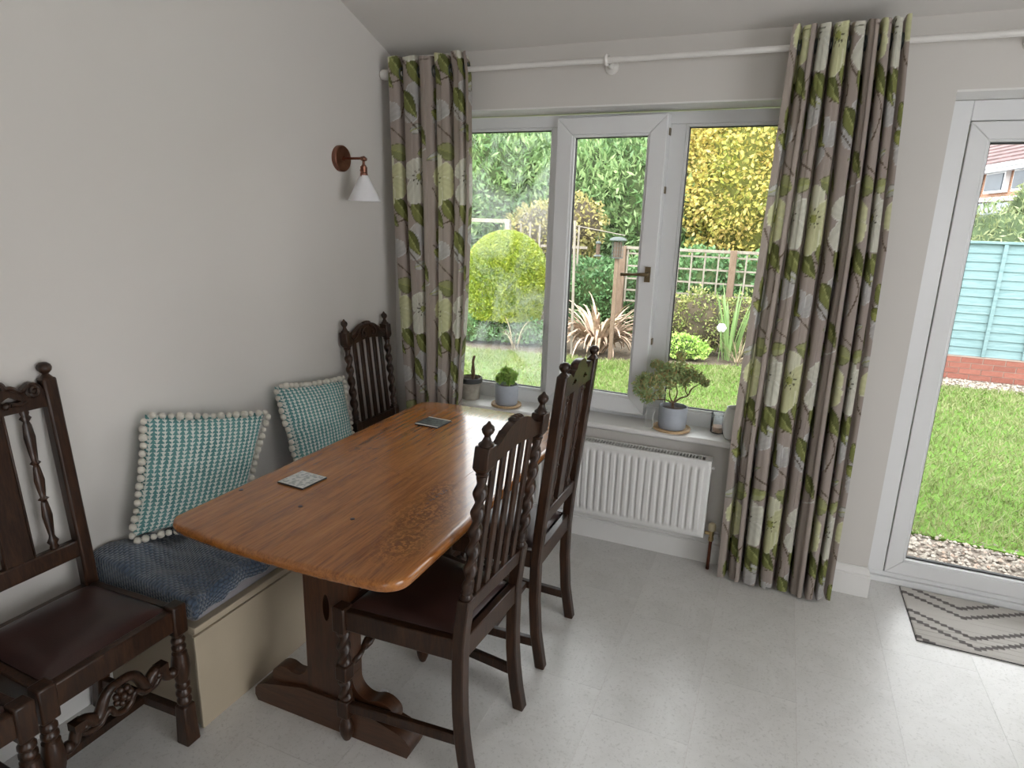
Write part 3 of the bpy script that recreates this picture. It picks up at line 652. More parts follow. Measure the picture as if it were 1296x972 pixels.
# ------------------------------------------------------------------ table
def table():
    X0, X1, YN, YF, ZT = .460, 1.196, -1.868, -.470, .750
    cx, cy = (X0+X1)/2, (YN+YF)/2
    r = thing('dining_table', 'oak trestle dining table with a thick planked top along the bench', 'table', (cx, cy, 0))
    w2 = (X1-X0)/2; l2 = (YF-YN)/2; R = .060; e = .013; th = .030
    def yend(x, sgn):   # bowed ends and rounded corners
        a = abs(x)
        y = l2-.022*(x/w2)**2
        if a > w2-R: y -= R-math.sqrt(max(R*R-(a-(w2-R))**2, 0))
        return sgn*y
    seams = [-w2, -.205, .005, .215, w2]
    for k in range(4):
        a, b = seams[k]+(.0002 if k else 0), seams[k+1]-(.0002 if k < 3 else 0)
        xs = list(np.linspace(a, b, 14)); 
        if k == 0: xs = [a, a+.002, a+.005, a+.009, a+.014, a+.022, a+.035, a+.055, a+.08]+list(np.linspace(a+.1, b, 6))
        if k == 3: xs = list(np.linspace(a, b-.1, 6))+[b-.08, b-.055, b-.035, b-.022, b-.014, b-.009, b-.005, b-.002, b]
        if k: xs = [a, a+.0004, a+.003]+[q for q in xs if q > a+.004]
        if k < 3: xs = [q for q in xs if q < b-.004]+[b-.003, b-.0004, b]
        ring = []
        for x in xs:
            y0, y1 = yend(x, -1), yend(x, 1); dx = min(x+w2, w2-x); dz = e-math.sqrt(max(e*e-(e-dx)**2, 0)) if dx < e else 0
            sd = 0
            if (k and x-a < .0003) or (k < 3 and b-x < .0003): sd = .0006
            zt, zb = ZT-dz-sd, ZT-th+dz*.6; pr = []
            for q in range(6): an = PI/2*q/5; pr.append((y0+e-e*math.sin(PI/2-an), zt-e*(1-math.cos(PI/2-an)) if True else 0))
            pr = [(y0+e*(1-math.cos(an)), zt-e*(1-math.sin(an))) for an in np.linspace(0, PI/2, 5)]
            pr2 = [(y1-e*(1-math.cos(an)), zt-e*(1-math.sin(an))) for an in np.linspace(PI/2, 0, 5)]
            mid = [(y0+e+(y1-y0-2*e)*t_, zt) for t_ in np.linspace(0, 1, 10)[1:-1]]
            bot = [(y1-.004, zb+.004), (y1-.010, zb), (y0+.010, zb), (y0+.004, zb+.004)]
            ring.append([(x, p[0], max(p[1], zb+.002) if p in pr+pr2 else p[1]) for p in pr+mid+pr2+bot])
        m = MB(); m.rings(ring); m.build('plank', 'oak_table', r, smooth=True, shade_angle=50)
    for (x, y) in ((.725-cx, -1.617-cy), (.903-cx, -1.616-cy), (.493-cx, -1.606-cy), (.725-cx, -.72-cy), (.903-cx, -.72-cy)):
        m = MB(); m.lathe([(.0065, 0), (.0065, .0012)], (x, y, ZT-.0002), 12); m.build('dowel_plug', 'oak_dark', r)
    for yy, s in ((-1.560-cy, -1), (-.77-cy, 1)):
        ox = -.054
        # pierced upright plank
        out = [(-.085, .11), (.085, .11), (.085, .13), (.082, .16), (.082, .69), (.085, .72), (-.085, .72), (-.082, .69), (-.082, .16), (-.085, .13)]
        hole = [(.000+.012*math.cos(a_)+.0, .42+.045*math.sin(a_)) for a_ in np.linspace(0, 2*PI, 20, endpoint=False)]
        m = plate(out, [hole], .055).map(lambda x, y, z, yy=yy: (y+ox, yy+x, z)); lg = m.build('trestle_leg', 'oak_trestle', r, bev=.003)
        out = [(-.288, .0), (.282, .0), (.292, .02), (.290, .045), (.277, .062), (.25, .075), (.1, .112), (-.1, .112), (-.25, .075), (-.283, .062), (-.296, .045), (-.298, .02)]
        m = plate(out, [], .075).map(lambda x, y, z, yy=yy: (y+ox, yy+x, z)); m.build('trestle_foot', 'oak_foot', r, bev=.004)
        for q in (-1, 1):
            prof = spline([(.082, .21, 0), (.09, .17, 0), (.115, .145, 0), (.145, .14, 0), (.175, .15, 0), (.205, .145, 0), (.228, .125, 0), (.232, .10, 0), (.225, .085, 0)], 5)
            out = [(p.x*q, p.y) for p in prof]+[(.082*q, .10)]
            m = plate(out, [], .045).map(lambda x, y, z, yy=yy: (y+ox, yy+x, z)); br = m.build('scroll_bracket', 'oak_foot', r, bev=.004)
        m = MB(); m.box(ox-.30, ox+.30, yy-.035, yy+.035, .69, .7195); m.build('bearer', 'oak_foot', r, bev=.004)
    m = MB(); m.box(-.054-.022, -.054+.022, -1.545-cy, -.785-cy, .30, .375); m.build('stretcher', 'oak_trestle', r, bev=.003)
    m = MB(); m.box(.09, .112, -1.53-cy, -1.515-cy, .115, .135); m.build('sticker', 'sticker_white', r)
table()
def coaster(label, loc, rz, s, kind):
    r = thing('coaster', label, 'coaster', loc, rz)
    m = MB(); m.box(-s, s, -s, s, 0, .005); m.build('backing', 'gasket', r, bev=.001)
    n = 40; xs = np.linspace(-s+.001, s-.001, n+1); X, Y = np.meshgrid(xs, xs)
    me = D.meshes.new('printed_face'); V = np.stack([X, Y, np.full_like(X, .0056)], -1).reshape(-1, 3); a = np.arange((n+1)**2).reshape(n+1, n+1)
    me.from_pydata([tuple(v) for v in V], [], [tuple(map(int, f)) for f in np.stack([a[:-1, :-1], a[:-1, 1:], a[1:, 1:], a[1:, :-1]], -1).reshape(-1, 4)])
    nz = np.array([noise.noise((x*70, y*70, kind*5)) + .6*noise.noise((x*160, y*160, kind)) for x, y in V[:, :2]])
    col = np.empty((len(V), 4)); col[:, 3] = 1
    if kind: 
        col[:, :3] = np.where(nz[:, None] > .0, (.10, .12, .11), (.045, .05, .055)); edge = (np.abs(V[:, 1]) > s*.84); col[edge, :3] = (.75, .72, .66)
    else:
        col[:, :3] = np.where(nz[:, None] > .05, (.30, .32, .31), (.60, .60, .57)); edge = np.maximum(np.abs(V[:, 0]), np.abs(V[:, 1])) > s*.93; col[edge, :3] = (.62, .62, .58)
    ca = me.color_attributes.new('print', 'FLOAT_COLOR', 'POINT'); ca.data.foreach_set('color', col.astype(np.float32).ravel()); finish(me, 'printed_face', 'coaster_print', r)
coaster('square coaster with a pale silver pattern on the near half of the table', (.607, -1.471, .7503), math.radians(-4), .052, 0)
coaster('square dark coaster with two white edges at the far end of the table', (.671, -.770, .7503), math.radians(-3), .054, 1)

# ------------------------------------------------------------------ chairs (local: x forward, y sideways, z up)
def rake(d):
    def f(z):
        if z < .30: return -.035*((.30-z)/.30)**2
        if z < .45: return 0
        return -d*(z-.45)/.62
    return f
def bent_post(m, y, w, z0, z1, rk, d=None, taper=0):
    zs = np.linspace(z0, z1, 9); h = w/2; hd = (d or w)/2
    m.rings([[(rk(z)+a*hd, y+b*h, z) for a, b in ((-1, -1), (1, -1), (1, 1), (-1, 1))] for z in zs])
def seat_parts(r, fw, rw, dep, z0=.39, z1=.455, leather='leather'):
    def trap(m, i0, zA, zB, a):
        pass
    # rails
    m = MB(); m.box(dep-.014, dep+.014, -fw+.015, fw-.015, z0, z1); m.build('front_rail', 'oak_dark', r, bev=.004)
    m = MB(); m.box(-.012, .012, -rw+.01, rw-.01, z0, z1); m.build('rear_rail', 'oak_dark', r, bev=.003)
    for s in (-1, 1):
        m = MB(); t_ = .013
        m.hexa([(0, s*rw-t_, z0), (dep, s*fw-t_, z0), (dep, s*fw+t_, z0), (0, s*rw+t_, z0)], [(0, s*rw-t_, z1), (dep, s*fw-t_, z1), (dep, s*fw+t_, z1), (0, s*rw+t_, z1)])
        m.build('side_rail', 'oak_dark', r, bev=.004)
    n = 24; m = MB(); P = []
    for sg in (1, -1):
        for i in range(n+1):
            for j in range(n+1):
                u, v = i/n, j/n; a, b = 2*u-1, 2*v-1; x = .020+(dep-.032)*u; hw = (rw+(fw-rw)*u)-.014
                h = (max(0, (1-a**6)*(1-b**6)))**.5
                P.append((x, hw*b, z1-.002+(.024*h+.010*(1-a*a)*(1-b*b) if sg == 1 else -.012)))
    q = (n+1)**2; m.add(P, [(i*(n+1)+j, (i+1)*(n+1)+j, (i+1)*(n+1)+j+1, i*(n+1)+j+1) for i in range(n) for j in range(n)]+[(q+i*(n+1)+j, q+i*(n+1)+j+1, q+(i+1)*(n+1)+j+1, q+(i+1)*(n+1)+j) for i in range(n) for j in range(n)])
    m.build('seat_pad', leather, r, smooth=True, shade_angle=60)
def twist_chair(label, loc, rz):
    r = thing('barley_twist_chair', label, 'chair', loc, rz, 'barley twist dining chairs'); rk = rake(.07); fw, rw, dep = .205, .165, .375
    for s in (-1, 1):
        m = MB(); bent_post(m, s*rw, .038, 0, .585, rk, .036); m.build('rear_leg', 'oak_dark', r, bev=.004)
        m = MB(); y = s*rw
        sh = lambda x, yy, z: (x+rk(z), yy, z)
        m.lathe([(.016, .583), (.019, .590), (.013, .600), (.017, .606), (.013, .614)], (0, y, 0), 14)
        m.twist(.612, .940, .0145, .32, 6, 14, 0, y); m.lathe([(.013, .938), (.018, .944), (.014, .950)], (0, y, 0), 14)
        m.map(sh).build('twist_post', 'oak_dark', r, smooth=True, shade_angle=60)
        m = MB(); m.hexa([(-.012, y-.012, .948), (.012, y-.012, .948), (.012, y+.012, .948), (-.012, y+.012, .948)], [(-.021, y-.021, .962), (.021, y-.021, .962), (.021, y+.021, .962), (-.021, y+.021, .962)])
        m.box(-.021, .021, y-.021, y+.021, .962, 1.022); m.map(sh).build('post_block', 'oak_dark', r, bev=.003)
        m = MB(); m.lathe([(.019, 1.020), (.020, 1.026), (.013, 1.032), (.008, 1.044), (.008, 1.048), (.014, 1.055), (.0165, 1.063), (.014, 1.071), (.007, 1.077), (.005, 1.080), (.003, 1.084), (0, 1.085)], (0, y, 0), 16)
        m.map(sh).build('finial', 'oak_dark', r, smooth=True, shade_angle=60)
        # front leg
        y = s*fw
        for (hb, za, zb_) in ((.022, .380, .463), (.020, .215, .265), (.020, .085, .145)): m = MB(); m.box(dep-hb, dep+hb, y-hb, y+hb, za, zb_); m.build('leg_block', 'oak_dark', r, bev=.004)
        m = MB(); m.twist(.262, .383, .0165, .30, 2.4, 14, dep, y); m.build('twist_leg', 'oak_dark', r, smooth=True, shade_angle=60); m = MB(); m.twist(.143, .217, .0165, .30, 1.5, 14, dep, y); m.build('twist_leg', 'oak_dark', r, smooth=True, shade_angle=60)
        m = MB(); m.lathe([(.012, .087), (.012, .074), (.020, .060), (.023, .042), (.020, .022), (.013, .004), (.011, 0)], (dep, y, 0), 16); m.build('ball_foot', 'oak_dark', r, smooth=True, shade_angle=60)
        # side stretcher
        m = MB(); t_ = .010; xr_ = rk(.15)
        m.hexa([(xr_, s*rw-t_, .115), (dep, s*fw-t_, .105), (dep, s*fw+t_, .105), (xr_, s*rw+t_, .115)], [(xr_, s*rw-t_, .148), (dep, s*fw-t_, .138), (dep, s*fw+t_, .138), (xr_, s*rw+t_, .148)]); m.build('side_stretcher', 'oak_dark', r, bev=.004)
    m = MB(); m.twist(-fw+.01, fw-.01, .0125, .30, 7, 12, dep, .240, 'y', bulge=lambda t_: .045*math.sin(PI*t_)); m.build('front_stretcher', 'oak_dark', r, smooth=True, shade_angle=60)
    m = MB(); m.box(-.009, .009, -rw, rw, .19, .215); m.build('rear_stretcher', 'oak_dark', r, bev=.003) if False else None
    seat_parts(r, fw, rw, dep)
    # crest rail, arched
    top = spline([(-.150, 1.000, 0), (-.135, 1.002, 0), (-.105, 1.012, 0), (-.065, 1.036, 0), (-.035, 1.046, 0), (0, 1.050, 0), (.035, 1.046, 0), (.065, 1.036, 0), (.105, 1.012, 0), (.135, 1.002, 0), (.150, 1.000, 0)], 4)
    bot = spline([(.150, .962, 0), (.10, .964, 0), (.05, .972, 0), (0, .975, 0), (-.05, .972, 0), (-.10, .964, 0), (-.150, .962, 0)], 3)
    m = plate([(p.x, p.y) for p in top+bot], [], .022); m.map(lambda x, y, z: (x+rk(z), y, z)); cr = m.build('crest_rail', 'oak_dark', r, bev=.003)
    m = MB()
    for s in (-1, 1):
        m.tube([(.014, s*q.x, q.y) for q in spline([(.012, 1.035, 0), (.035, 1.030, 0), (.055, 1.010, 0), (.050, .990, 0), (.032, .990, 0), (.030, 1.003, 0), (.040, 1.006, 0)], 5)], .006, 6)
        m.tube([(.013, s*q.x, q.y) for q in spline([(.065, 1.028, 0), (.085, 1.010, 0), (.105, .992, 0), (.128, .985, 0), (.135, .995, 0)], 5)], .005, 6)
    for k, yy in enumerate((-.020, -.007, .007, .020)): m.sphere((.004, yy, 1.050-.002*abs(k-1.5)), .0095, 8, (1.5, .75, 1))
    m.map(lambda x, y, z: (x+rk(z), y, z)).build('crest_carving', 'oak_dark', cr, smooth=True)
    m = MB(); m.box(-.010, .010, -rw+.012, rw-.012, .530, .578); m.map(lambda x, y, z: (x+rk(z), y, z)).build('lower_rail', 'oak_dark', r, bev=.003)
    for k in range(5):
        y = -.108+.054*k; m = MB(); m.box(-.005, .005, y-.0125, y+.0125, .575, .972); m.map(lambda x, y, z: (x+rk(z), y, z)).build('back_slat', 'oak_dark', r, bev=.002)
    return r
A = twist_chair('barley twist chair with brown leather seat, pushed under the near right side of the table', (1.236, -1.425, 0), PI-math.radians(3.5))
B = copy_tree(A); B['label'] = 'barley twist slat-back chair standing in the far left corner by the curtain'; B.location = (.100, -.325, 0); B.rotation_euler = (0, 0, 0)

def scroll_chair(label, loc, rz):
    r = thing('carved_back_chair', label, 'chair', loc, rz, 'chairs with ball finials and splat backs'); rk = rake(.062); fw, rw, dep = .180, .168, .338
    sh = lambda x, y, z: (x+rk(z), y, z)
    for s in (-1, 1):
        y = s*rw; m = MB(); bent_post(m, y, .038, 0, 1.085, rk, .036); m.build('rear_post', 'oak_dark', r, bev=.006)
        m = MB(); m.lathe([(.018, 1.083), (.012, 1.090), (.008, 1.095), (.012, 1.099), (.0175, 1.106), (.019, 1.113), (.0165, 1.121), (.009, 1.127), (0, 1.128)], (0, y, 0), 16); m.map(sh).build('ball_finial', 'oak_dark', r, smooth=True, shade_angle=60)
        y = s*fw; m = MB(); m.box(dep-.022, dep+.022, y-.022, y+.022, .372, .466); m.build('leg_block', 'oak_dark', r, bev=.005)
        m = MB(); m.lathe([(.019, .374), (.017, .366), (.014, .361), (.020, .352), (.020, .345), (.014, .338), (.020, .330), (.020, .322), (.015, .315), (.021, .308)], (dep, y, 0), 14)
        m.lathe([(.020, .309), (.0245, .285), (.027, .262), (.024, .235), (.019, .212)], (dep, y, 0), 8)
        m.lathe([(.017, .213), (.021, .203), (.021, .196), (.015, .188), (.022, .176), (.022, .168), (.015, .160), (.021, .150), (.021, .142), (.016, .134), (.020, .128)], (dep, y, 0), 14); m.build('front_leg', 'oak_dark', r, smooth=True, shade_angle=45)
        m = MB(); m.hexa([(dep-.024, y-.024, 0), (dep+.024, y-.024, 0), (dep+.024, y+.024, 0), (dep-.024, y+.024, 0)], [(dep-.020, y-.020, .132), (dep+.020, y-.020, .132), (dep+.020, y+.020, .132), (dep-.020, y+.020, .132)]); m.build('foot_block', 'oak_dark', r, bev=.005)
        m = MB(); t_ = .011; m.hexa([(rk(.1), s*rw-t_, .080), (dep, s*fw-t_, .080), (dep, s*fw+t_, .080), (rk(.1), s*rw+t_, .080)], [(rk(.1), s*rw-t_, .112), (dep, s*fw-t_, .112), (dep, s*fw+t_, .112), (rk(.1), s*rw+t_, .112)]); m.build('side_stretcher', 'oak_dark', r, bev=.003)
    m = MB(); m.box(.155, .180, -fw+.01, fw-.01, .082, .108); m.build('cross_stretcher', 'oak_dark', r, bev=.003)
    seat_parts(r, fw, rw, dep)
    # carved front stretcher of opposed scrolls
    m = MB()
    for s in (-1, 1):
        P = spline([(.168, .258, 0), (.150, .255, 0), (.132, .262, 0), (.122, .285, 0), (.104, .302, 0), (.085, .292, 0), (.074, .280, 0), (.060, .292, 0), (.046, .322, 0), (.028, .338, 0), (0, .342, 0)], 5)
        m.tube([(dep, s*p.x, p.y) for p in P], [.011+.005*math.sin(PI*i/len(P)) for i in range(len(P))], 8, flat=1.0)
        Q = spline([(.100, .300, 0), (.112, .280, 0), (.098, .262, 0), (.078, .258, 0), (.060, .262, 0), (.046, .278, 0), (.032, .280, 0), (.024, .262, 0), (.010, .252, 0), (0, .250, 0)], 4)
        m.tube([(dep, s*p.x, p.y) for p in Q], .0085, 8)
        m.sphere((dep+.004, s*.148, .262), .017, 10); m.sphere((dep+.006, s*.104, .288), .012, 8); m.box(dep-.015, dep+.015, s*.118-.014, s*.118+.014, .290, .312)
    for k in range(7):
        an = k*2*PI/7; m.sphere((dep+.006, .020*math.cos(an), .300+.020*math.sin(an)), .010, 8)
    m.sphere((dep+.010, 0, .300), .012, 8); m.build('front_stretcher', 'oak_dark', r, smooth=True, shade_angle=60)
    # crest
    top = spline([(-.150, 1.050, 0), (-.140, 1.072, 0), (-.122, 1.080, 0), (-.104, 1.072, 0), (-.086, 1.062, 0), (-.068, 1.078, 0), (-.052, 1.084, 0), (-.044, 1.098, 0), (-.022, 1.108, 0), (0, 1.110, 0), (.022, 1.108, 0), (.044, 1.098, 0), (.052, 1.084, 0), (.068, 1.078, 0), (.086, 1.062, 0), (.104, 1.072, 0), (.122, 1.080, 0), (.140, 1.072, 0), (.150, 1.050, 0)], 4)
    out = [(p.x, p.y) for p in top]+[(.150, 1.006), (-.150, 1.006)]
    def comma(s): return [(s*p.x, p.y) for p in spline([(.038, 1.042, 0), (.058, 1.052, 0), (.072, 1.044, 0), (.088, 1.036, 0), (.074, 1.034, 0), (.060, 1.036, 0), (.052, 1.032, 0), (.038, 1.042, 0)], 3)[:-1]]
    m = plate(out, [comma(1), comma(-1)], .020); m.map(sh); cr = m.build('crest_rail', 'oak_dark', r, bev=.002)
    m = MB()
    for s in (-1, 1):
        sp_ = [(.013, s*(.122+.020*(1-t_*.75)*math.cos(2.2+t_*8)), 1.058+.020*(1-t_*.75)*math.sin(2.2+t_*8)) for t_ in np.linspace(0, 1, 22)]
        m.tube(sp_, [.0065-.002*i/22 for i in range(22)], 6); m.tube([(.013, s*p.x, p.y) for p in spline([(.110, 1.076, 0), (.092, 1.062, 0), (.078, 1.068, 0), (.066, 1.076, 0), (.052, 1.078, 0), (.044, 1.092, 0), (.020, 1.100, 0), (0, 1.101, 0)], 4)], .007, 6)
        m.tube([(.012, s*p.x, p.y) for p in spline([(.060, 1.030, 0), (.085, 1.026, 0), (.100, 1.032, 0)], 4)], .005, 6); m.sphere((.012, s*.045, 1.030), .010, 8)
    m.sphere((.012, 0, 1.070), .016, 10, (.7, 1, 1.2)); m.map(sh).build('crest_carving', 'oak_dark', cr, smooth=True)
    m = MB(); m.box(-.012, .012, -rw+.012, rw-.012, .548, .600); m.map(sh).build('lower_rail', 'oak_dark', r, bev=.005)
    m = MB(); m.box(-.006, .006, -.036, .036, .595, 1.012); m.map(sh).build('splat', 'oak_dark', r, bev=.003)
    m = MB(); m.box(-.009, .009, -.040, -.034, .595, 1.012); m.box(-.009, .009, .034, .040, .595, 1.012); m.map(sh).build('splat_moulding', 'oak_dark', r, bev=.002)
    for s in (-1, 1):
        prof = [(.010, .596), (.013, .604), (.010, .612), (.0165, .622), (.010, .632), (.008, .640), (.011, .665), (.0145, .700), (.010, .738), (.008, .745), (.015, .750), (.008, .756), (.011, .775), (.0145, .805), (.010, .840), (.008, .850), (.015, .856), (.009, .862), (.012, .89), (.0155, .930), (.012, .965), (.008, .975), (.0165, .985), (.010, .992), (.013, 1.000), (.010, 1.012)]
        m = MB(); m.lathe(prof, (0, 0, 0), 12); m.map(lambda x, y, z: (x*.6+rk(z), y*1.0+s*.093, z)).build('spindle', 'oak_dark', r, smooth=True, shade_angle=60)
    return r
c_ = scroll_chair('tall dark chair with ball finials beside the radiator, second along the table', (1.240, -.880, 0), PI)
d_ = copy_tree(c_); d_['label'] = 'carved dark chair with a wide brown leather seat standing against the left wall'; d_.location = (.085, -1.992, 0); d_.rotation_euler = (0, 0, 0)
e_ = copy_tree(c_); e_['label'] = 'dark chair cut off by the bottom left corner, only a front leg block showing'; e_.location = (.095, -2.402, 0); e_.rotation_euler = (0, 0, math.radians(-1))

# ------------------------------------------------------------------ wall lamp
def sconce():
    r = thing('wall_lamp', 'copper wall lamp with a white cone shade by the corner', 'lamp', (0, -.443, 1.805))
    m = MB(); m.lathe([(.056, 0), (.057, .004), (.057, .018), (.053, .023), (0, .0235)], (0, 0, 0), 40, 'x'); m.build('backplate', 'copper', r, smooth=True, shade_angle=35)
    for an in (1.0, 1.0+PI): 
        m = MB(); m.sphere((.011, .057*math.cos(an), .057*math.sin(an)), .003, 8); m.build('screw', 'old_copper', r, smooth=True)
    m = MB(); m.lathe([(.011, .02), (.011, .026), (.0055, .028), (.0055, .125)], (0, 0, 0), 12, 'x'); m.build('arm', 'old_copper', r, smooth=True)
    m = MB(); m.sphere((.130, 0, -.002), .012, 12); m.lathe([(.006, -.01), (.006, -.03)], (.130, 0, 0), 12); m.lathe([(.008, -.016), (.008, .016)], (.130, 0, -.002), 12, 'y'); m.build('knuckle', 'copper', r, smooth=True)
    m = MB(); m.lathe([(.007, -.026), (.012, -.032), (.012, -.060), (.017, -.064), (.017, -.072)], (.130, 0, 0), 16); m.lathe([(.0, 0), (.005, .001), (.005, .012)], (.130, -.024, -.052), 10, 'y'); m.build('lamp_holder', 'copper', r, smooth=True, shade_angle=35)
    m = MB(); m.tube([(.130, -.022, -.078), (.130, -.022, -.036), (.130, -.004, -.030)], .0022, 6); m.tube([(.130, .022, -.078), (.130, .022, -.036), (.130, .004, -.030)], .0022, 6); m.build('yoke', 'old_copper', r, smooth=True)
    m = MB(); prof = [(.014, -.070), (.018, -.073), (.074, -.182), (.072, -.182), (.016, -.076), (.012, -.073)]; m.lathe(prof, (.130, 0, 0), 40, cap=False); sh_ = m.build('shade', 'shade_glass', r, smooth=True, shade_angle=40)
    m = MB(); m.sphere((.130, 0, -.120), .020, 12); m.build('bulb', 'shade_glass', sh_, smooth=True)
sconce()

# ------------------------------------------------------------------ things on the sill
def leaves_mesh(C3, size, aspect=.42, up=.3, nrm=None, spread=1.0, fold=.15, rg=rng):
    """leaf quads at the given centres; returns verts, faces"""
    n = len(C3); d = rg.normal(size=(n, 3))*spread
    if nrm is not None: d += nrm*1.1
    d[:, 2] += up; d /= np.linalg.norm(d, axis=1)[:, None]
    q = rg.normal(size=(n, 3)); s = np.cross(d, q); s /= np.linalg.norm(s, axis=1)[:, None]; nn = np.cross(s, d)
    L = size*(.7+.6*rg.random(n))[:, None]; W = L*aspect*.5
    a = C3-d*L*.5; b = C3+s*W+nn*W*fold; c = C3+d*L*.5; e = C3-s*W+nn*W*fold
    V = np.stack([a, b, c, e], 1).reshape(-1, 3); return V
def leaf_obj(name, V, mat, parent, **props):
    n = len(V)//4; me = D.meshes.new(name); me.vertices.add(len(V)); me.vertices.foreach_set('co', V.astype(np.float32).ravel())
    me.loops.add(len(V)); me.loops.foreach_set('vertex_index', np.arange(len(V), dtype=np.int32)); me.polygons.add(n)
    me.polygons.foreach_set('loop_start', np.arange(0, 4*n, 4, dtype=np.int32)); me.polygons.foreach_set('loop_total', np.full(n, 4, dtype=np.int32)); me.update(calc_edges=True)
    return finish(me, name, mat, parent, **props)
def pot(r, ro, h, mat, soil=True, wall=.006, taper=.97, rim=0, ribs=0):
    m = MB(); m.lathe([(0, 0), (ro*taper*.9, 0), (ro*taper, .008), (ro, h*.6), (ro, h-.004), (ro-.002, h), (ro-wall+.001, h), (ro-wall, h-.004), (ro-wall, h-.02), (0, h-.02)], (0, 0, 0), 36, cap=False)
    m.build('pot', mat, r, smooth=True, shade_angle=40)
    if soil: m = MB(); m.lathe([(ro-wall, h-.019), (ro*.5, h-.012), (0, h-.010)], (0, 0, 0), 24, cap=False); m.build('soil', 'soil', r, smooth=True)
def saucer(label, loc, R):
    o = thing('saucer', label, 'saucer', loc); m = MB(); m.lathe([(0, 0), (R-.006, 0), (R, .003), (R, .012), (R-.004, .014), (R-.008, .012), (R-.012, .007), (0, .007)], (0, 0, 0), 40, cap=False); m.build('dish', 'saucer_wood', o, smooth=True, shade_angle=50)
def blobpts(n, c, rad, fill=.0, rg=rng):
    d = rg.normal(size=(n, 3)); d /= np.linalg.norm(d, axis=1)[:, None]; rr = (fill+(1-fill)*rg.random(n)**.5)[:, None]; return np.array(c)+d*rr*np.array(rad)
def sill_things():
    Z = .6205
    saucer('round pale wooden saucer under the small herb pot', (.652, .030, Z), .079)
    r = thing('herb_pot', 'small leafy herb in a blue-grey pot on the left of the sill', 'potted plant', (.652, .030, Z+.0072)); pot(r, .060, .108, 'pot_bluegrey')
    P = np.concatenate([blobpts(90, (.012*k-.03, .01*(k % 3)-.01, .135+.014*(k % 4)), (.026, .024, .026)) for k in range(6)]); leaf_obj('foliage', leaves_mesh(P, .028, .6), 'herb_leaf', r, kind='stuff')
    m = MB()
    for k in range(7): m.tube([(.004*k-.012, .003*(k % 3), .095), (.012*k-.036, .01*(k % 3)-.01, .14)], .0013, 5)
    m.build('stem', 'herb_leaf', r)
    saucer('round pale wooden saucer under the bonsai-like plant', (1.505, .042, Z), .088)
    r = thing('miniature_tree', 'bushy little tree in a blue-grey pot on the sill above the radiator', 'potted plant', (1.505, .042, Z+.0072)); pot(r, .0665, .108, 'pot_bluegrey')
    br = [([(0, 0, .09), (-.004, 0, .115), (.002, .0, .13)], [.007, .006, .005]),
          ([(.002, 0, .125), (.03, .0, .150), (.06, .0, .165), (.075, .0, .20), (.105, 0, .225)], [.0045, .004, .0035, .003, .0015]),
          ([(0, 0, .125), (.01, .01, .17), (.0, .01, .22), (.01, 0, .28)], [.004, .003, .0025, .0015]),
          ([(-.002, 0, .12), (-.02, 0, .15), (-.03, .01, .20), (-.05, 0, .24)], [.004, .003, .0025, .0015]),
          ([(-.002, 0, .12), (-.04, -.01, .135), (-.09, -.01, .13), (-.13, -.01, .15)], [.004, .003, .0025, .0015]),
          ([(.06, 0, .165), (.045, 0, .20), (.055, .0, .24)], [.003, .0025, .0015])]
    tr = None
    for k, (p, rad) in enumerate(br):
        m = MB(); pp = spline(p, 5); m.tube(pp, list(np.interp(np.linspace(0, 1, len(pp)), np.linspace(0, 1, len(rad)), rad)), 7); m.build('trunk' if k == 0 else 'branch', 'stem_brown', r, smooth=True)
    cl = [(-.15, 0, .165, .045, .05), (-.115, -.01, .130, .04, .04), (-.13, 0, .20, .04, .035), (-.075, 0, .20, .045, .045), (-.05, 0, .25, .045, .04), (0, 0, .25, .045, .045), (.012, 0, .31, .022, .04), (.05, 0, .25, .04, .035), (.09, 0, .235, .035, .025), (.035, 0, .21, .03, .03), (-.02, 0, .20, .03, .035), (-.09, 0, .27, .03, .02), (.125, 0, .215, .02, .018), (-.06, .0, .145, .02, .03)]
    P = np.concatenate([blobpts(int(300*(a/.04)), (x*1.06, y, z*1.1), (a*1.08, a*.8, b*1.12)) for x, y, z, a, b in cl]); leaf_obj('foliage', leaves_mesh(P, .021, .33, .4), 'bonsai_leaf', r, kind='stuff')
    r = thing('clay_pot', 'weathered clay pot with a bare stem half behind the left curtain', 'potted plant', (.425, .065, Z))
    m = MB(); m.lathe([(0, 0), (.047, 0), (.050, .01), (.055, .08), (.058, .082), (.060, .086), (.060, .112), (.057, .114), (.054, .112), (.052, .09), (0, .09)], (0, 0, 0), 32, cap=False); m.build('pot', 'pot_clay', r, smooth=True, shade_angle=40)
    m = MB(); m.lathe([(.0605, .090), (.0625, .092), (.0625, .116), (.058, .118), (.056, .110)], (0, 0, 0), 32, cap=False); m.build('rim', 'pot_black', r, smooth=True); m = MB(); m.lathe([(.054, .100), (0, .104)], (0, 0, 0), 20, cap=False); m.build('soil', 'soil', r)
    m = MB(); m.tube(spline([(.012, 0, .10), (.018, 0, .15), (.012, 0, .20), (.020, .0, .235)], 5), .007, 7); m.tube(spline([(.0, .02, .10), (-.005, .02, .15), (.003, .02, .19)], 5), .004, 6); m.build('stem', 'stem_brown', r, smooth=True)
    r = thing('storage_jar', 'small clear jar with pinkish grains near the right end of the sill', 'jar', (1.710, .095, Z))
    m = MB(); m.lathe([(0, 0), (.030, 0), (.033, .004), (.034, .05), (.034, .088), (.036, .092), (.0345, .093), (.032, .088), (.032, .05), (.031, .006), (0, .004)], (0, 0, 0), 28, cap=False); m.build('glass', 'jar_glass', r, smooth=True, shade_angle=50)
    m = MB(); m.lathe([(0, .005), (.0305, .006), (.0312, .030), (.02, .034), (0, .033)], (0, 0, 0), 24, cap=False); m.build('grains', 'sand', r, smooth=True)
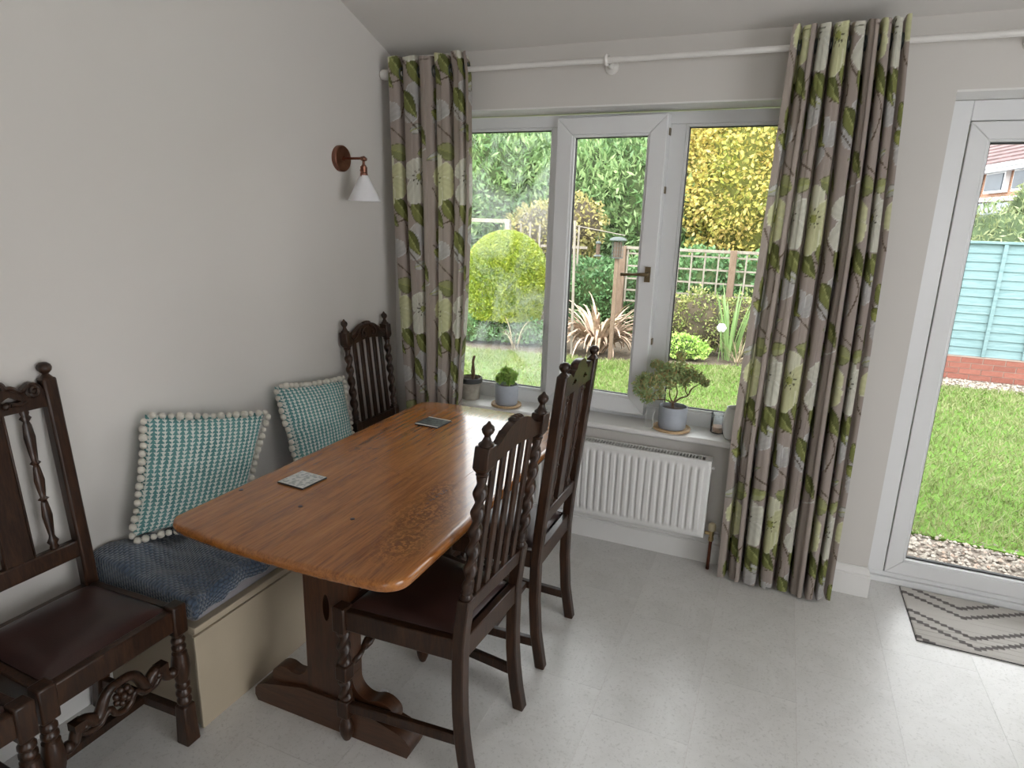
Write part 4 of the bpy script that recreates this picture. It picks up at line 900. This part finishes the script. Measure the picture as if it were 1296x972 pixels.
    r = thing('vase', 'white embossed round pot with a dark opening at the right end of the sill', 'vase', (1.790, .035, Z))
    m = MB(); m.lathe([(0, 0), (.040, 0), (.048, .012), (.056, .05), (.057, .085), (.052, .120), (.044, .142), (.046, .147), (.042, .146), (.040, .135), (.05, .10), (.03, .02), (0, .015)], (0, 0, 0), 48, cap=False)
    m.map(lambda x, y, z: (lambda k: (x*k, y*k, z))(1+.03*max(0, math.sin(math.atan2(y, x)*9+z*70))*math.sin(math.atan2(y, x)*9-z*70) if .01 < z < .135 else 1)); m.build('body', 'pot_white', r, smooth=True, shade_angle=60)
    m = MB(); m.lathe([(.041, .125), (0, .125)], (0, 0, 0), 20, cap=False); m.build('soil', 'soil', r)
    m = MB(); m.tube(spline([(1.385, .02, Z+.085), (1.388, .0, Z+.04), (1.392, -.005, Z+.010), (1.41, -.008, Z+.004), (1.425, -.003, Z+.015), (1.418, .01, Z+.06), (1.43, .02, Z+.09)], 6), .0014, 6)
    tag(m.build('cord', 'cord_white', smooth=True), 'thin white looped cord hanging beside the bushy plant on the sill', 'cord')
sill_things()

# ------------------------------------------------------------------ door mat with stepped zigzags
def door_mat():
    x0, x1, y0, y1 = 2.568, 3.36, -.270, .155; nx, ny = 200, 108
    xs = np.linspace(x0, x1, nx); ys = np.linspace(y0, y1, ny); X, Y = np.meshgrid(xs, ys); r = thing('door_mat', 'pale grey woven door mat with dark stepped zigzag lines', 'door mat', ((x0+x1)/2, (y0+y1)/2, .0006))
    col = np.empty(X.shape+(4,)); col[..., :3] = (.60, .575, .54); col[..., 3] = 1
    gx = np.floor((X-x0)/.022)*.022
    def zig(off, ph, per=.56, h=.17, wd=.0115):
        t_ = ((gx+ph) % per)/per; c = off+h*(2*np.abs(t_-.5)); return np.abs(Y-y0-c) < wd
    m = zig(.325, .08)|zig(.25, .08)|zig(.10, .08)|zig(.03, .08)|zig(-.10, .08)
    cx = ((gx-x0+.02) % .40); col[m, :3] = (.17, .155, .15)
    me = D.meshes.new('pile'); Zm = .007+.0012*np.sin(Y*700); Zm[[0, -1], :] = 0; Zm[:, [0, -1]] = 0
    V = np.stack([X-(x0+x1)/2, Y-(y0+y1)/2, Zm], -1).reshape(-1, 3); a = np.arange(nx*ny).reshape(ny, nx)
    me.from_pydata([tuple(v) for v in V], [], [tuple(map(int, f)) for f in np.stack([a[:-1, :-1], a[:-1, 1:], a[1:, 1:], a[1:, :-1]], -1).reshape(-1, 4)])
    ca = me.color_attributes.new('print', 'FLOAT_COLOR', 'POINT'); ca.data.foreach_set('color', col.reshape(-1).astype(np.float32)); finish(me, 'pile', 'rug_print', r, smooth=True, shade_angle=60)
    m = MB(); m.box(-(x1-x0)/2, (x1-x0)/2, -(y1-y0)/2, (y1-y0)/2, -.0004, .003); m.build('backing', 'gasket', r)
door_mat()

# ================================================================== GARDEN
G = -.12
def garden_ground():
    m = MB(); m.box(-30, 30, .30, 60, G-.3, G-.03); o = m.build('ground', 'earth'); struct(o)
    # lawn with a wavy far edge
    far = [(-6, 4.3), (-3, 4.5), (-1.5, 4.75), (-.1, 4.92), (.8, 5.15), (1.5, 5.45), (2.6, 5.55), (3.9, 5.62), (6, 5.7), (9, 5.8)]
    near = lambda x: 1.08+.03*math.sin(x*5)
    m = MB(); n = 60; top = []
    for i in range(n+1):
        x = -6+15*i/n; yf = float(np.interp(x, [p[0] for p in far], [p[1] for p in far])); top.append((x, near(x), yf))
    R = [[(x, a, G-.05), (x, b, G-.05), (x, b, G), (x, a, G)] for x, a, b in top]; m.rings(R); struct(m.build('lawn', 'lawn'))
    N = 110000; rg = np.random.default_rng(11); x = rg.uniform(-4.5, 6.5, N); f = np.interp(x, [p[0] for p in far], [p[1] for p in far])+.03*np.sin(x*9)
    y = 1.10+(f-1.10)*rg.random(N)**1.15; h = rg.uniform(.015, .045, N)+.02*(rg.random(N) > .97); an = rg.uniform(0, 2*PI, N); wd = rg.uniform(.002, .004, N)*(1+.22*y)
    ln = rg.normal(size=(N, 2))*.02; b = np.stack([x, y, np.full(N, G)], -1); s = np.stack([np.cos(an)*wd, np.sin(an)*wd, np.zeros(N)], -1)
    tip = b+np.stack([ln[:, 0], ln[:, 1], h], -1); V = np.stack([b-s, b+s, tip+s*.3, tip-s*.3], 1).reshape(-1, 3)
    leaf_obj('grass', V, 'grass_blade', None, kind='stuff', label='short bright green grass covering the lawn', category='grass')
    m = MB(); m.box(-5, 9, .30, 1.12, G-.06, G-.02); struct(m.build('gravel_path', 'gravel_bed')); m = MB(); m.box(2.6, 9, 5.5, 6.16, G-.06, G-.02); struct(m.build('gravel_border', 'gravel_bed'))
    def stones(N, xr_, yr_, size, lab, seed):
        rg = np.random.default_rng(seed); m = MB(); V = []; F = []
        base = [(1, 0, 0), (.3, .9, 0), (-.8, .6, 0), (-.8, -.6, 0), (.3, -.9, 0), (0, 0, .7), (0, 0, -.5)]
        fs = [(i, (i+1) % 5, 5) for i in range(5)]+[((i+1) % 5, i, 6) for i in range(5)]
        for k in range(N):
            c = (rg.uniform(*xr_), rg.uniform(*yr_), G-.012+rg.uniform(0, .010)); s = size*rg.uniform(.6, 1.4); a = rg.uniform(0, 6.28); o = len(V)
            for p in base:
                px, py = p[0]*math.cos(a)-p[1]*math.sin(a)*.8, p[0]*math.sin(a)+p[1]*math.cos(a)*.8; V.append((c[0]+px*s, c[1]+py*s, c[2]+p[2]*s))
            F += [tuple(i+o for i in f) for f in fs]
        me = D.meshes.new('pebbles'); me.from_pydata(V, [], F); finish(me, 'pebbles', 'pebble', None, kind='stuff', label=lab, category='gravel')
    stones(5200, (2.3, 4.6), (.32, 1.14), .012, 'loose pale pebbles in the strip outside the glass door', 1)
    stones(2600, (2.9, 6.2), (5.55, 6.12), .016, 'loose reddish gravel at the foot of the brick wall', 2)
garden_ground()
def brick_wall():
    r = thing('garden_wall', 'low red brick wall under the turquoise fence', 'wall', (4.8, 6.20, G)); y0, y1 = -.07, .05
    m = MB(); m.box(-2.0, 3.2, y0+.008, y1, -.05, .272); m.build('mortar', 'mortar', r)
    m = MB(); m.box(-2.0, 3.2, y0+.002, y1+.02, .272, .286); m.build('coping', 'mortar', r)
    me = None
    for row in range(4):
        off = .1125 if row % 2 else 0
        for k in range(-9, 12):
            x = k*.225+off
            if x < -2.0 or x > 2.6: continue
            if me is None: mm = MB(); mm.box(0, .215, 0, .1, 0, .060); o = mm.build('brick', 'brick_red', r, bev=.003); me = o.data
            else: o = D.objects.new('brick', me); C.objects.link(o); o.parent = r
            o.location = (x, y0+random.uniform(-.002, .003), .004+row*.068)
brick_wall()
def blue_fence():
    for i, (x0, x1) in enumerate(((3.55, 5.05), (5.12, 6.6))):
        r = thing('fence_panel', ['turquoise painted fence panel on the brick wall, filling the door glass', 'turquoise painted fence panel beyond the right edge of the door glass'][i], 'fence', (x0, 6.16, .17), 0, 'turquoise fence panels')
        W = x1-x0; H = 1.31; n = 13; h = H/n
        for k in range(n):
            m = MB(); z = k*h; a = random.uniform(-.004, .004); m.hexa([(0, -.004, z+a), (W, -.004, z-a), (W, .02, z-a), (0, .02, z+a)], [(0, .012, z+h+.012), (W, .012, z+h+.012), (W, .02, z+h+.012), (0, .02, z+h+.012)])
            m.map(lambda x, y, z: (x, y+.004, z)).build('slat', 'fence_blue', r)
        for x in (.02, .25, .65, 1.05, 1.45):
            if x < W: m = MB(); m.box(x, x+.040, -.030, .0, 0, H+.005); m.build('batten', 'fence_blue', r, bev=.003)
        m = MB(); m.box(-.01, W+.01, -.035, .03, H+.005, H+.035); m.build('cap_rail', 'fence_blue', r, bev=.004)
blue_fence()
def trellis():
    Y = 6.6; bx = lambda u: u
    # fitted px positions -> world at y=6.6
    r = thing('trellis', 'weathered square trellis fence with a thick top rail behind the borders', 'trellis', (.6, Y, G)); ox, oz = -.6, -G
    m = MB(); m.box(-.30+ox, 2.4+ox, -.02, .045, 1.225+oz, 1.265+oz); m.build('top_rail', 'fence_grey_wood', r, bev=.004)
    for z in (1.165, .985, .80, .63, .47): m = MB(); m.box(-.30+ox, 2.4+ox, .010, .022, z+oz-.012, z+oz+.012); m.build('lath', 'fence_grey_wood', r)
    for k in range(14): x = -.25+.185*k; m = MB(); m.box(x+ox-.011, x+ox+.011, -.003, .010, .45+oz, 1.225+oz); m.build('lath', 'fence_grey_wood', r)
    for x, z in ((1.24, 1.27), (-.32, 1.27), (2.5, 1.27)): m = MB(); m.box(x+ox-.045, x+ox+.045, -.05, .05, 0, z+oz); m.build('post', 'post_brown', r, bev=.005)
    a = thing('garden_arch', 'grey wooden arch frame behind the clipped dome bush', 'garden arch', (-2.6, 6.7, G))
    m = MB(); m.box(-1.0, .40, -.03, .03, 1.66, 1.72); m.build('beam', 'fence_grey_wood', a, bev=.004)
    for x in (.36, -.9): m = MB(); m.box(x-.04, x+.04, -.04, .04, 0, 1.68); m.build('post', 'fence_grey_wood', a, bev=.004)
    p = thing('picket_fence', 'row of thin pale upright pickets behind the clipped dome bush', 'fence', (-1.7, 7.0, G))
    for k in range(7): m = MB(); m.box(.0+.165*k-.45, .028+.165*k-.45, -.01, .01, 0, 1.66+.03*(k % 2)); m.build('picket', 'fence_grey_wood', p)
    m = MB(); m.box(-.5, .7, .01, .03, 1.3, 1.34); m.box(-.5, .7, .01, .03, .4, .44); m.build('rail', 'fence_grey_wood', p)
trellis()
def core(m, c, rad, seed, amp=.12, n=24):
    R = []
    for i in range(n//2+1):
        a = PI*i/(n//2); ring = []
        for k in range(n):
            b = 2*PI*k/n; d = Vector((math.sin(a)*math.cos(b), math.sin(a)*math.sin(b), -math.cos(a))); q = 1+amp*noise.noise(d*2.5+Vector((seed, 0, 0)))
            ring.append((c[0]+rad[0]*d.x*q, c[1]+rad[1]*d.y*q, c[2]+rad[2]*d.z*q))
        R.append(ring)
    m.rings(R)
def shell_pts(n, c, rad, seed, amp=.25, depth=.25, zmin=None, front=True):
    rg = np.random.default_rng(seed); d = rg.normal(size=(n*2, 3)); d /= np.linalg.norm(d, axis=1)[:, None]
    if front: d = d[d[:, 1] < .35]
    d = d[:n]; q = np.array([1+amp*noise.noise(Vector(v)*3+Vector((seed*3.1, 0, 0))) for v in d]); q *= 1-depth*rg.random(len(d))**1.5
    P = np.array(c)+d*q[:, None]*np.array(rad)
    if zmin is not None: k = P[:, 2] > zmin; P, d = P[k], d[k]
    return P, d, rg
def bush(name, label, cat, blobs, n, size, mat, aspect=.45, up=.3, amp=.25, depth=.25, coremat='foliage_core', group=None, trunk=None, seed=1, spread=1.0, front=True):
    c0 = blobs[0][0]; base = Vector((float(c0[0]), float(c0[1]), G)); r = thing(name, label, cat, base, 0, group)
    Vs = []; m = MB()
    tot = sum(b[1][0]*b[1][2] for b in blobs)
    for k, (c, rad) in enumerate(blobs):
        P, d, rg = shell_pts(int(1.3*n*rad[0]*rad[2]/tot), c, rad, seed+k, amp, depth, G+.02, front); Vs.append(leaves_mesh(P, size, aspect, up, d, spread, rg=rg))
        core(m, c, [q*.80 for q in rad], seed+k)
    V = np.concatenate(Vs)-np.array(base); leaf_obj('foliage', V, mat, r, kind='stuff')
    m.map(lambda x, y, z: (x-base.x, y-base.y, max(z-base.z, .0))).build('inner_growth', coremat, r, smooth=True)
    if trunk:
        m = MB()
        for pts, rad in trunk: m.tube([Vector(p)-base for p in pts], rad, 8)
        m.build('trunk', 'stem_brown', r, smooth=True)
    return r
# clipped yellow dome
def topiary():
    c = (-1.78, 5.62); r = thing('clipped_bush', 'bright yellow-green bush clipped into a smooth tall dome', 'bush', (c[0], c[1], G)); rg = np.random.default_rng(3)
    H = 1.43-G; R0 = .585
    def rad(z): # z above ground
        zc = H-R0*.95
        if z > zc: return R0*math.sqrt(max(1-((z-zc)/(H-zc))**2, 0))
        return R0*(.90+.10*min(1, max(0, (z-.35)/.5)))
    N = 26000; P = []; Nn = []
    for _ in range(N):
        z = .30+(H-.30)*(1-rg.random()**1.6*.98) if rg.random() < .6 else rg.uniform(.32, H); a = rg.uniform(0, 2*PI); q = rad(z)*(1-.05*rg.random()); q = max(q, 0)
        P.append((q*math.cos(a), q*math.sin(a), z)); Nn.append((math.cos(a), math.sin(a), .4))
    P = np.array(P); top = rg.normal(size=(5000, 3)); top[:, 2] = np.abs(top[:, 2]); top /= np.linalg.norm(top, axis=1)[:, None]; zc = H-R0*.95
    T = top*np.array([R0, R0, R0*.95])*(1-.04*rg.random(5000))[:, None]+np.array([0, 0, zc]); P = np.concatenate([P, T]); Nn = np.concatenate([np.array(Nn), top])
    V = leaves_mesh(P, .048, .5, .2, Nn, 1.1, rg=rg); leaf_obj('foliage', V, 'topiary_leaf', r, kind='stuff')
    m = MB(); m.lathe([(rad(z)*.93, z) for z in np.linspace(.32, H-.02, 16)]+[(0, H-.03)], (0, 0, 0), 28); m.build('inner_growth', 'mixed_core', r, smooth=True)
    m = MB()
    for k in range(14):
        a = k*2.4; m.tube([(.15*math.cos(a), .15*math.sin(a), 0), (.25*math.cos(a), .25*math.sin(a), .2), (.4*math.cos(a), .4*math.sin(a), .42)], .012, 6)
    m.build('stem', 'stem_brown', r, smooth=True)
topiary()
bush('low_shrub', 'low dark evergreen growth at the foot of the clipped dome bush', 'bush', [((-2.1, 5.35, G+.16), (.5, .3, .26)), ((-1.5, 5.5, G+.14), (.5, .3, .26))], 2600, .05, 'dark_leaf', seed=40)
# laurel hedge of several bushes
bush('laurel_bush', 'tall laurel with long leaves behind the arch, left side of the window', 'bush', [((-4.6, 9.4, 1.1), (1.7, 1.0, 2.1)), ((-3.6, 9.2, 2.2), (1.3, .9, 1.3)), ((-5.4, 9.6, 2.6), (1.4, .9, 1.3)), ((-2.9, 9.7, 1.4), (1.3, .9, 2.2))], 24000, .16, 'laurel_leaf', .28, .7, seed=50)
bush('laurel_bush', 'tall dark laurel behind the bird feeders, middle of the window', 'bush', [((-1.6, 9.3, 1.3), (1.5, 1.0, 2.0)), ((-.5, 9.2, 1.6), (1.3, .9, 1.9)), ((-1.0, 9.0, .6), (1.5, .8, 1.1)), ((.3, 9.4, 1.0), (1.1, .8, 1.5))], 20000, .16, 'laurel_leaf', .28, .7, seed=60)
bush('tall_tree', 'thin yellowing tree showing above the laurels in the left pane', 'tree', [((-4.8, 12.2, 3.5), (2.6, 1.2, 1.0)), ((-2.4, 12.4, 3.2), (1.7, 1.2, .8))], 7000, .12, 'gold_shrub_leaf', .5, .1, .4, .6, seed=70, trunk=[([(-4.6, 12.2, G), (-4.6, 12.2, 3.6)], .12)])
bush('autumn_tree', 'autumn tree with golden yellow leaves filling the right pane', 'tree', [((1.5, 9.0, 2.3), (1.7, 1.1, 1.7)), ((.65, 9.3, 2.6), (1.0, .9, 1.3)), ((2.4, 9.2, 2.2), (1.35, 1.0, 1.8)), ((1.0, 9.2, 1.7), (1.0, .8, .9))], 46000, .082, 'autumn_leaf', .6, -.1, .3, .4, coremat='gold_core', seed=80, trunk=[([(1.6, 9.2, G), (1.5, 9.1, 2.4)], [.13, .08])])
bush('golden_shrub', 'loose yellow shrub between the clipped dome and the bird feeders', 'bush', [((-1.95, 7.75, 1.35), (.75, .6, .62)), ((-1.45, 7.7, 1.55), (.55, .5, .50)), ((-1.75, 7.7, .8), (.8, .5, .7))], 6500, .075, 'gold_shrub_leaf', .5, .1, .3, .45, coremat='twig_core', seed=90)
bush('dark_shrub', 'dark green shrub below the bird feeders', 'bush', [((-.75, 7.2, .45), (.95, .5, .62)), ((-.1, 7.3, .3), (.7, .5, .5))], 6500, .07, 'dark_leaf', .5, .3, seed=100)
bush('border_shrub', 'mixed yellow and green shrub in front of the trellis', 'bush', [((.95, 6.15, .28), (.42, .25, .48)), ((.55, 6.2, .22), (.4, .25, .46)), ((1.5, 6.25, .25), (.4, .22, .46))], 6500, .05, 'mixed_leaf', .45, .2, .35, .5, coremat='twig_core', seed=110)
bush('dark_shrub', 'dark shrub behind the trellis squares', 'bush', [((1.0, 7.6, .5), (1.7, .5, .75))], 5000, .09, 'dark_leaf', .5, .3, seed=120)
bush('border_shrub', 'small bright green perennial at the lawn edge behind the bushy plant', 'bush', [((.75, 5.65, G+.10), (.38, .2, .22))], 1600, .05, 'herb_leaf', .45, .3, seed=130)
bush('conifer_hedge', 'pale feathery green hedge above the turquoise fence', 'bush', [((4.9, 8.4, 1.35), (1.2, .7, .72)), ((6.3, 8.5, 1.3), (1.2, .7, .9)), ((4.95, 8.3, 1.95), (.28, .25, .42))], 11000, .10, 'pale_leaf', .25, .4, .35, .5, coremat='dark_core', seed=140)

def blades(name, label, cat, c, n, L, W, mat, lean, droop, seed, zr=(.0, 1)):
    r = thing(name, label, cat, (c[0], c[1], G)); rg = random.Random(seed)
    for k in range(n):
        a = rg.uniform(0, 2*PI); l = L*rg.uniform(.55, 1.1); ln = lean*rg.uniform(.3, 1.0); dr = droop*rg.uniform(.4, 1.3); w_ = W*rg.uniform(.7, 1.2)
        dx, dy = math.cos(a), math.sin(a)*.7; P = []; m = MB(); q = 9; px = .10*rg.random()*dx; py = .10*rg.random()*dy; x = z = 0; th = PI/2-ln
        pts = []
        for i in range(q):
            pts.append((px+x*dx, py+x*dy, z)); x += math.cos(th)*l/(q-1); z += math.sin(th)*l/(q-1); th -= dr/(q-1)*(.4+1.4*i/q); z = max(z, .01)
        side = Vector((-math.sin(a), math.cos(a), 0)); V = []
        for i, p in enumerate(pts):
            h = w_*math.sin(PI*(.12+.86*i/(q-1)))**.7*.5; p = Vector(p); V += [p-side*h, p+Vector((0, 0, -h*.25)), p+side*h]
        m.add(V, [(3*i+j, 3*i+j+1, 3*i+j+4, 3*i+j+3) for i in range(q-1) for j in range(2)]); me = D.meshes.new('blade'); me.from_pydata(m.v, [], m.f)
        finish(me, 'blade', mat, r, smooth=True, shade_angle=180)
    return r
blades('phormium', 'brown strap-leaved clump with arching faded blades at the lawn edge', 'plant', (-.28, 5.35), 190, 1.0, .042, 'phormium_b', .85, 2.4, 5)
blades('iris', 'upright light green sword leaves at the right end of the border', 'plant', (1.38, 5.75), 26, .95, .04, 'iris_leaf', .30, .35, 8)
blades('dry_grass', 'dried straw-coloured grass stems lying at the lawn edge', 'plant', (1.5, 5.68), 40, .6, .012, 'straw', 1.2, .8, 9)
blades('dry_grass', 'few dry arching stems in front of the clipped dome bush', 'plant', (-1.35, 5.0), 12, .5, .012, 'straw', .5, 2.2, 12)
def flower():
    r = thing('white_flower', 'single white bloom among the sword leaves', 'flower', (1.26, 5.62, G)); m = MB(); m.tube([(0, 0, 0), (.01, 0, .2), (0, 0, .42)], .004, 5); m.build('stalk', 'iris_leaf', r)
    for k in range(6):
        a = k*PI/3; m = MB(); m.sphere((.03*math.cos(a), .01, .44+.03*math.sin(a)), .032, 8, (1, .4, 1)); m.build('petal', 'flower_white', r, smooth=True)
flower()
def feeders():
    Y = 5.0
    p = thing('feeder_post', 'reddish brown wooden post standing in the strap-leaved clump', 'post', (-.02, Y, G)); m = MB(); m.box(-.024, .024, -.024, .024, 0, 1.16-G-.0); m.build('shaft', 'post_brown', p, bev=.004)
    f = thing('bird_feeder', 'large caged bird feeder with a domed lid on top of the brown post', 'bird feeder', (-.02, Y, 1.162))
    m = MB(); m.lathe([(.070, 0), (.070, .012)], (0, 0, 0), 20); m.build('tray', 'feeder_metal', f); m = MB(); m.lathe([(.050, .012), (.050, .20)], (0, 0, 0), 18); m.build('seed', 'seed', f)
    m = MB()
    for k in range(14): a = 2*PI*k/14; m.tube([(.072*math.cos(a), .072*math.sin(a), .006), (.072*math.cos(a), .072*math.sin(a), .215)], .0025, 5)
    for z in (.05, .10, .15): m.lathe([(.0735, z-.002), (.0735, z+.002)], (0, 0, 0), 20, cap=False)
    m.build('cage', 'feeder_metal', f); m = MB(); m.lathe([(.105, .212), (.108, .220), (.095, .240), (.05, .256), (0, .260)], (0, 0, 0), 24); m.build('lid', 'feeder_metal', f, smooth=True)
    q = thing('feeder_pole', 'leaning pale pole with a long thin arm above the feeders', 'pole', (-.56, Y, G)); m = MB(); m.tube([(.02, 0, 0), (-.03, 0, 1.72)], .018, 8); m.build('shaft', 'fence_grey_wood', q); m = MB(); m.tube([(-.03, 0, 1.66), (.62, 0, 1.56)], .006, 6); m.build('arm', 'fence_grey_wood', q)
    g = thing('bird_feeder', 'small tube bird feeder with a round tray hanging from the thin arm', 'bird feeder', (-.27, Y, 1.17))
    m = MB(); m.lathe([(0, 0), (.055, .0), (.060, .008), (.05, .012), (.02, .03)], (0, 0, 0), 18); m.build('tray', 'feeder_metal', g, smooth=True); m = MB(); m.lathe([(.026, .02), (.026, .16)], (0, 0, 0), 14); m.build('tube', 'seed', g, smooth=True)
    m = MB(); m.lathe([(.035, .158), (.038, .17), (.02, .19), (0, .192)], (0, 0, 0), 16); m.build('lid', 'feeder_metal', g, smooth=True); m = MB(); m.tube([(0, 0, .19), (0, 0, .30)], .002, 5); m.build('hook', 'feeder_metal', g)
feeders()
# ------------------------------------------------------------------ neighbour's house far behind the fence
def house():
    P1 = Vector((7.153, 21.38, 0)); P2 = Vector((7.592, 19.445, 0))   # two points along its eaves, seen through the door
    ax = (P2-P1).normalized(); back = Vector((-ax.y, ax.x, 0)); 
    if back.dot(P1-Vector((1.9, -2.9, 0))) < 0: back = -back
    r = thing('neighbour_house', 'brick house with white windows and a reddish tiled roof beyond the turquoise fence', 'house', (P1.x, P1.y, G), math.atan2(ax.y, ax.x))
    s = 1 if abs((Matrix.Rotation(math.atan2(ax.y, ax.x), 3, 'Z') @ Vector((0, 1, 0))).dot(back)-1) < .1 else -1
    E_ = HE - G
    def bx(name, mat, x0, x1, y0, y1, z0, z1, par=r, bev=0): m = MB(); m.box(x0, x1, s*y0, s*y1, z0, z1); return m.build(name, mat, par, bev=bev)
    bx('wall', 'far_brick', -7, 9, .25, 6, 0, E_)
    bx('fascia', 'upvc', -7.2, 9.2, -.10, .10, E_-.16, E_+.02); bx('gutter', 'upvc', -7.2, 9.2, -.20, -.10, E_-.06, E_+.04)
    for (a, b) in WIN:
        f = bx('window', 'upvc', a, b, .10, .24, E_-.74, E_-.14)
        w2_ = (b-a-.12*2)
        bx('pane', 'far_pane', a+.07, b-.07, .07, .10, E_-.67, E_-.20, f)
    bx('sill_band', 'upvc', -7, 9, .12, .26, E_-.98, E_-.86)
    m = MB(); m.hexa([(-7, s*-1.2, E_-1.45), (9, s*-1.2, E_-1.45), (9, s*.25, E_-1.06), (-7, s*.25, E_-1.06)], [(-7, s*-1.2, E_-1.40), (9, s*-1.2, E_-1.40), (9, s*.25, E_-1.0), (-7, s*.25, E_-1.0)]); m.build('lean_to_roof', 'lead_grey', r)
    for k in range(16):
        y0, y1 = -.22+.30*k, -.22+.30*(k+1)+.05; z = E_+.04+.17*k; m = MB()
        m.hexa([(-7.3, s*y0, z), (9.3, s*y0, z), (9.3, s*y1, z+.17), (-7.3, s*y1, z+.17)], [(-7.3, s*y0, z+.05), (9.3, s*y0, z+.05), (9.3, s*y1, z+.20), (-7.3, s*y1, z+.20)])
        m.build('tile_course', 'roof_tile', r)
HE = 3.6
WIN = [(-.06, 1.0), (1.42, 2.6), (3.1, 4.3), (-1.6, -.5)]
house()
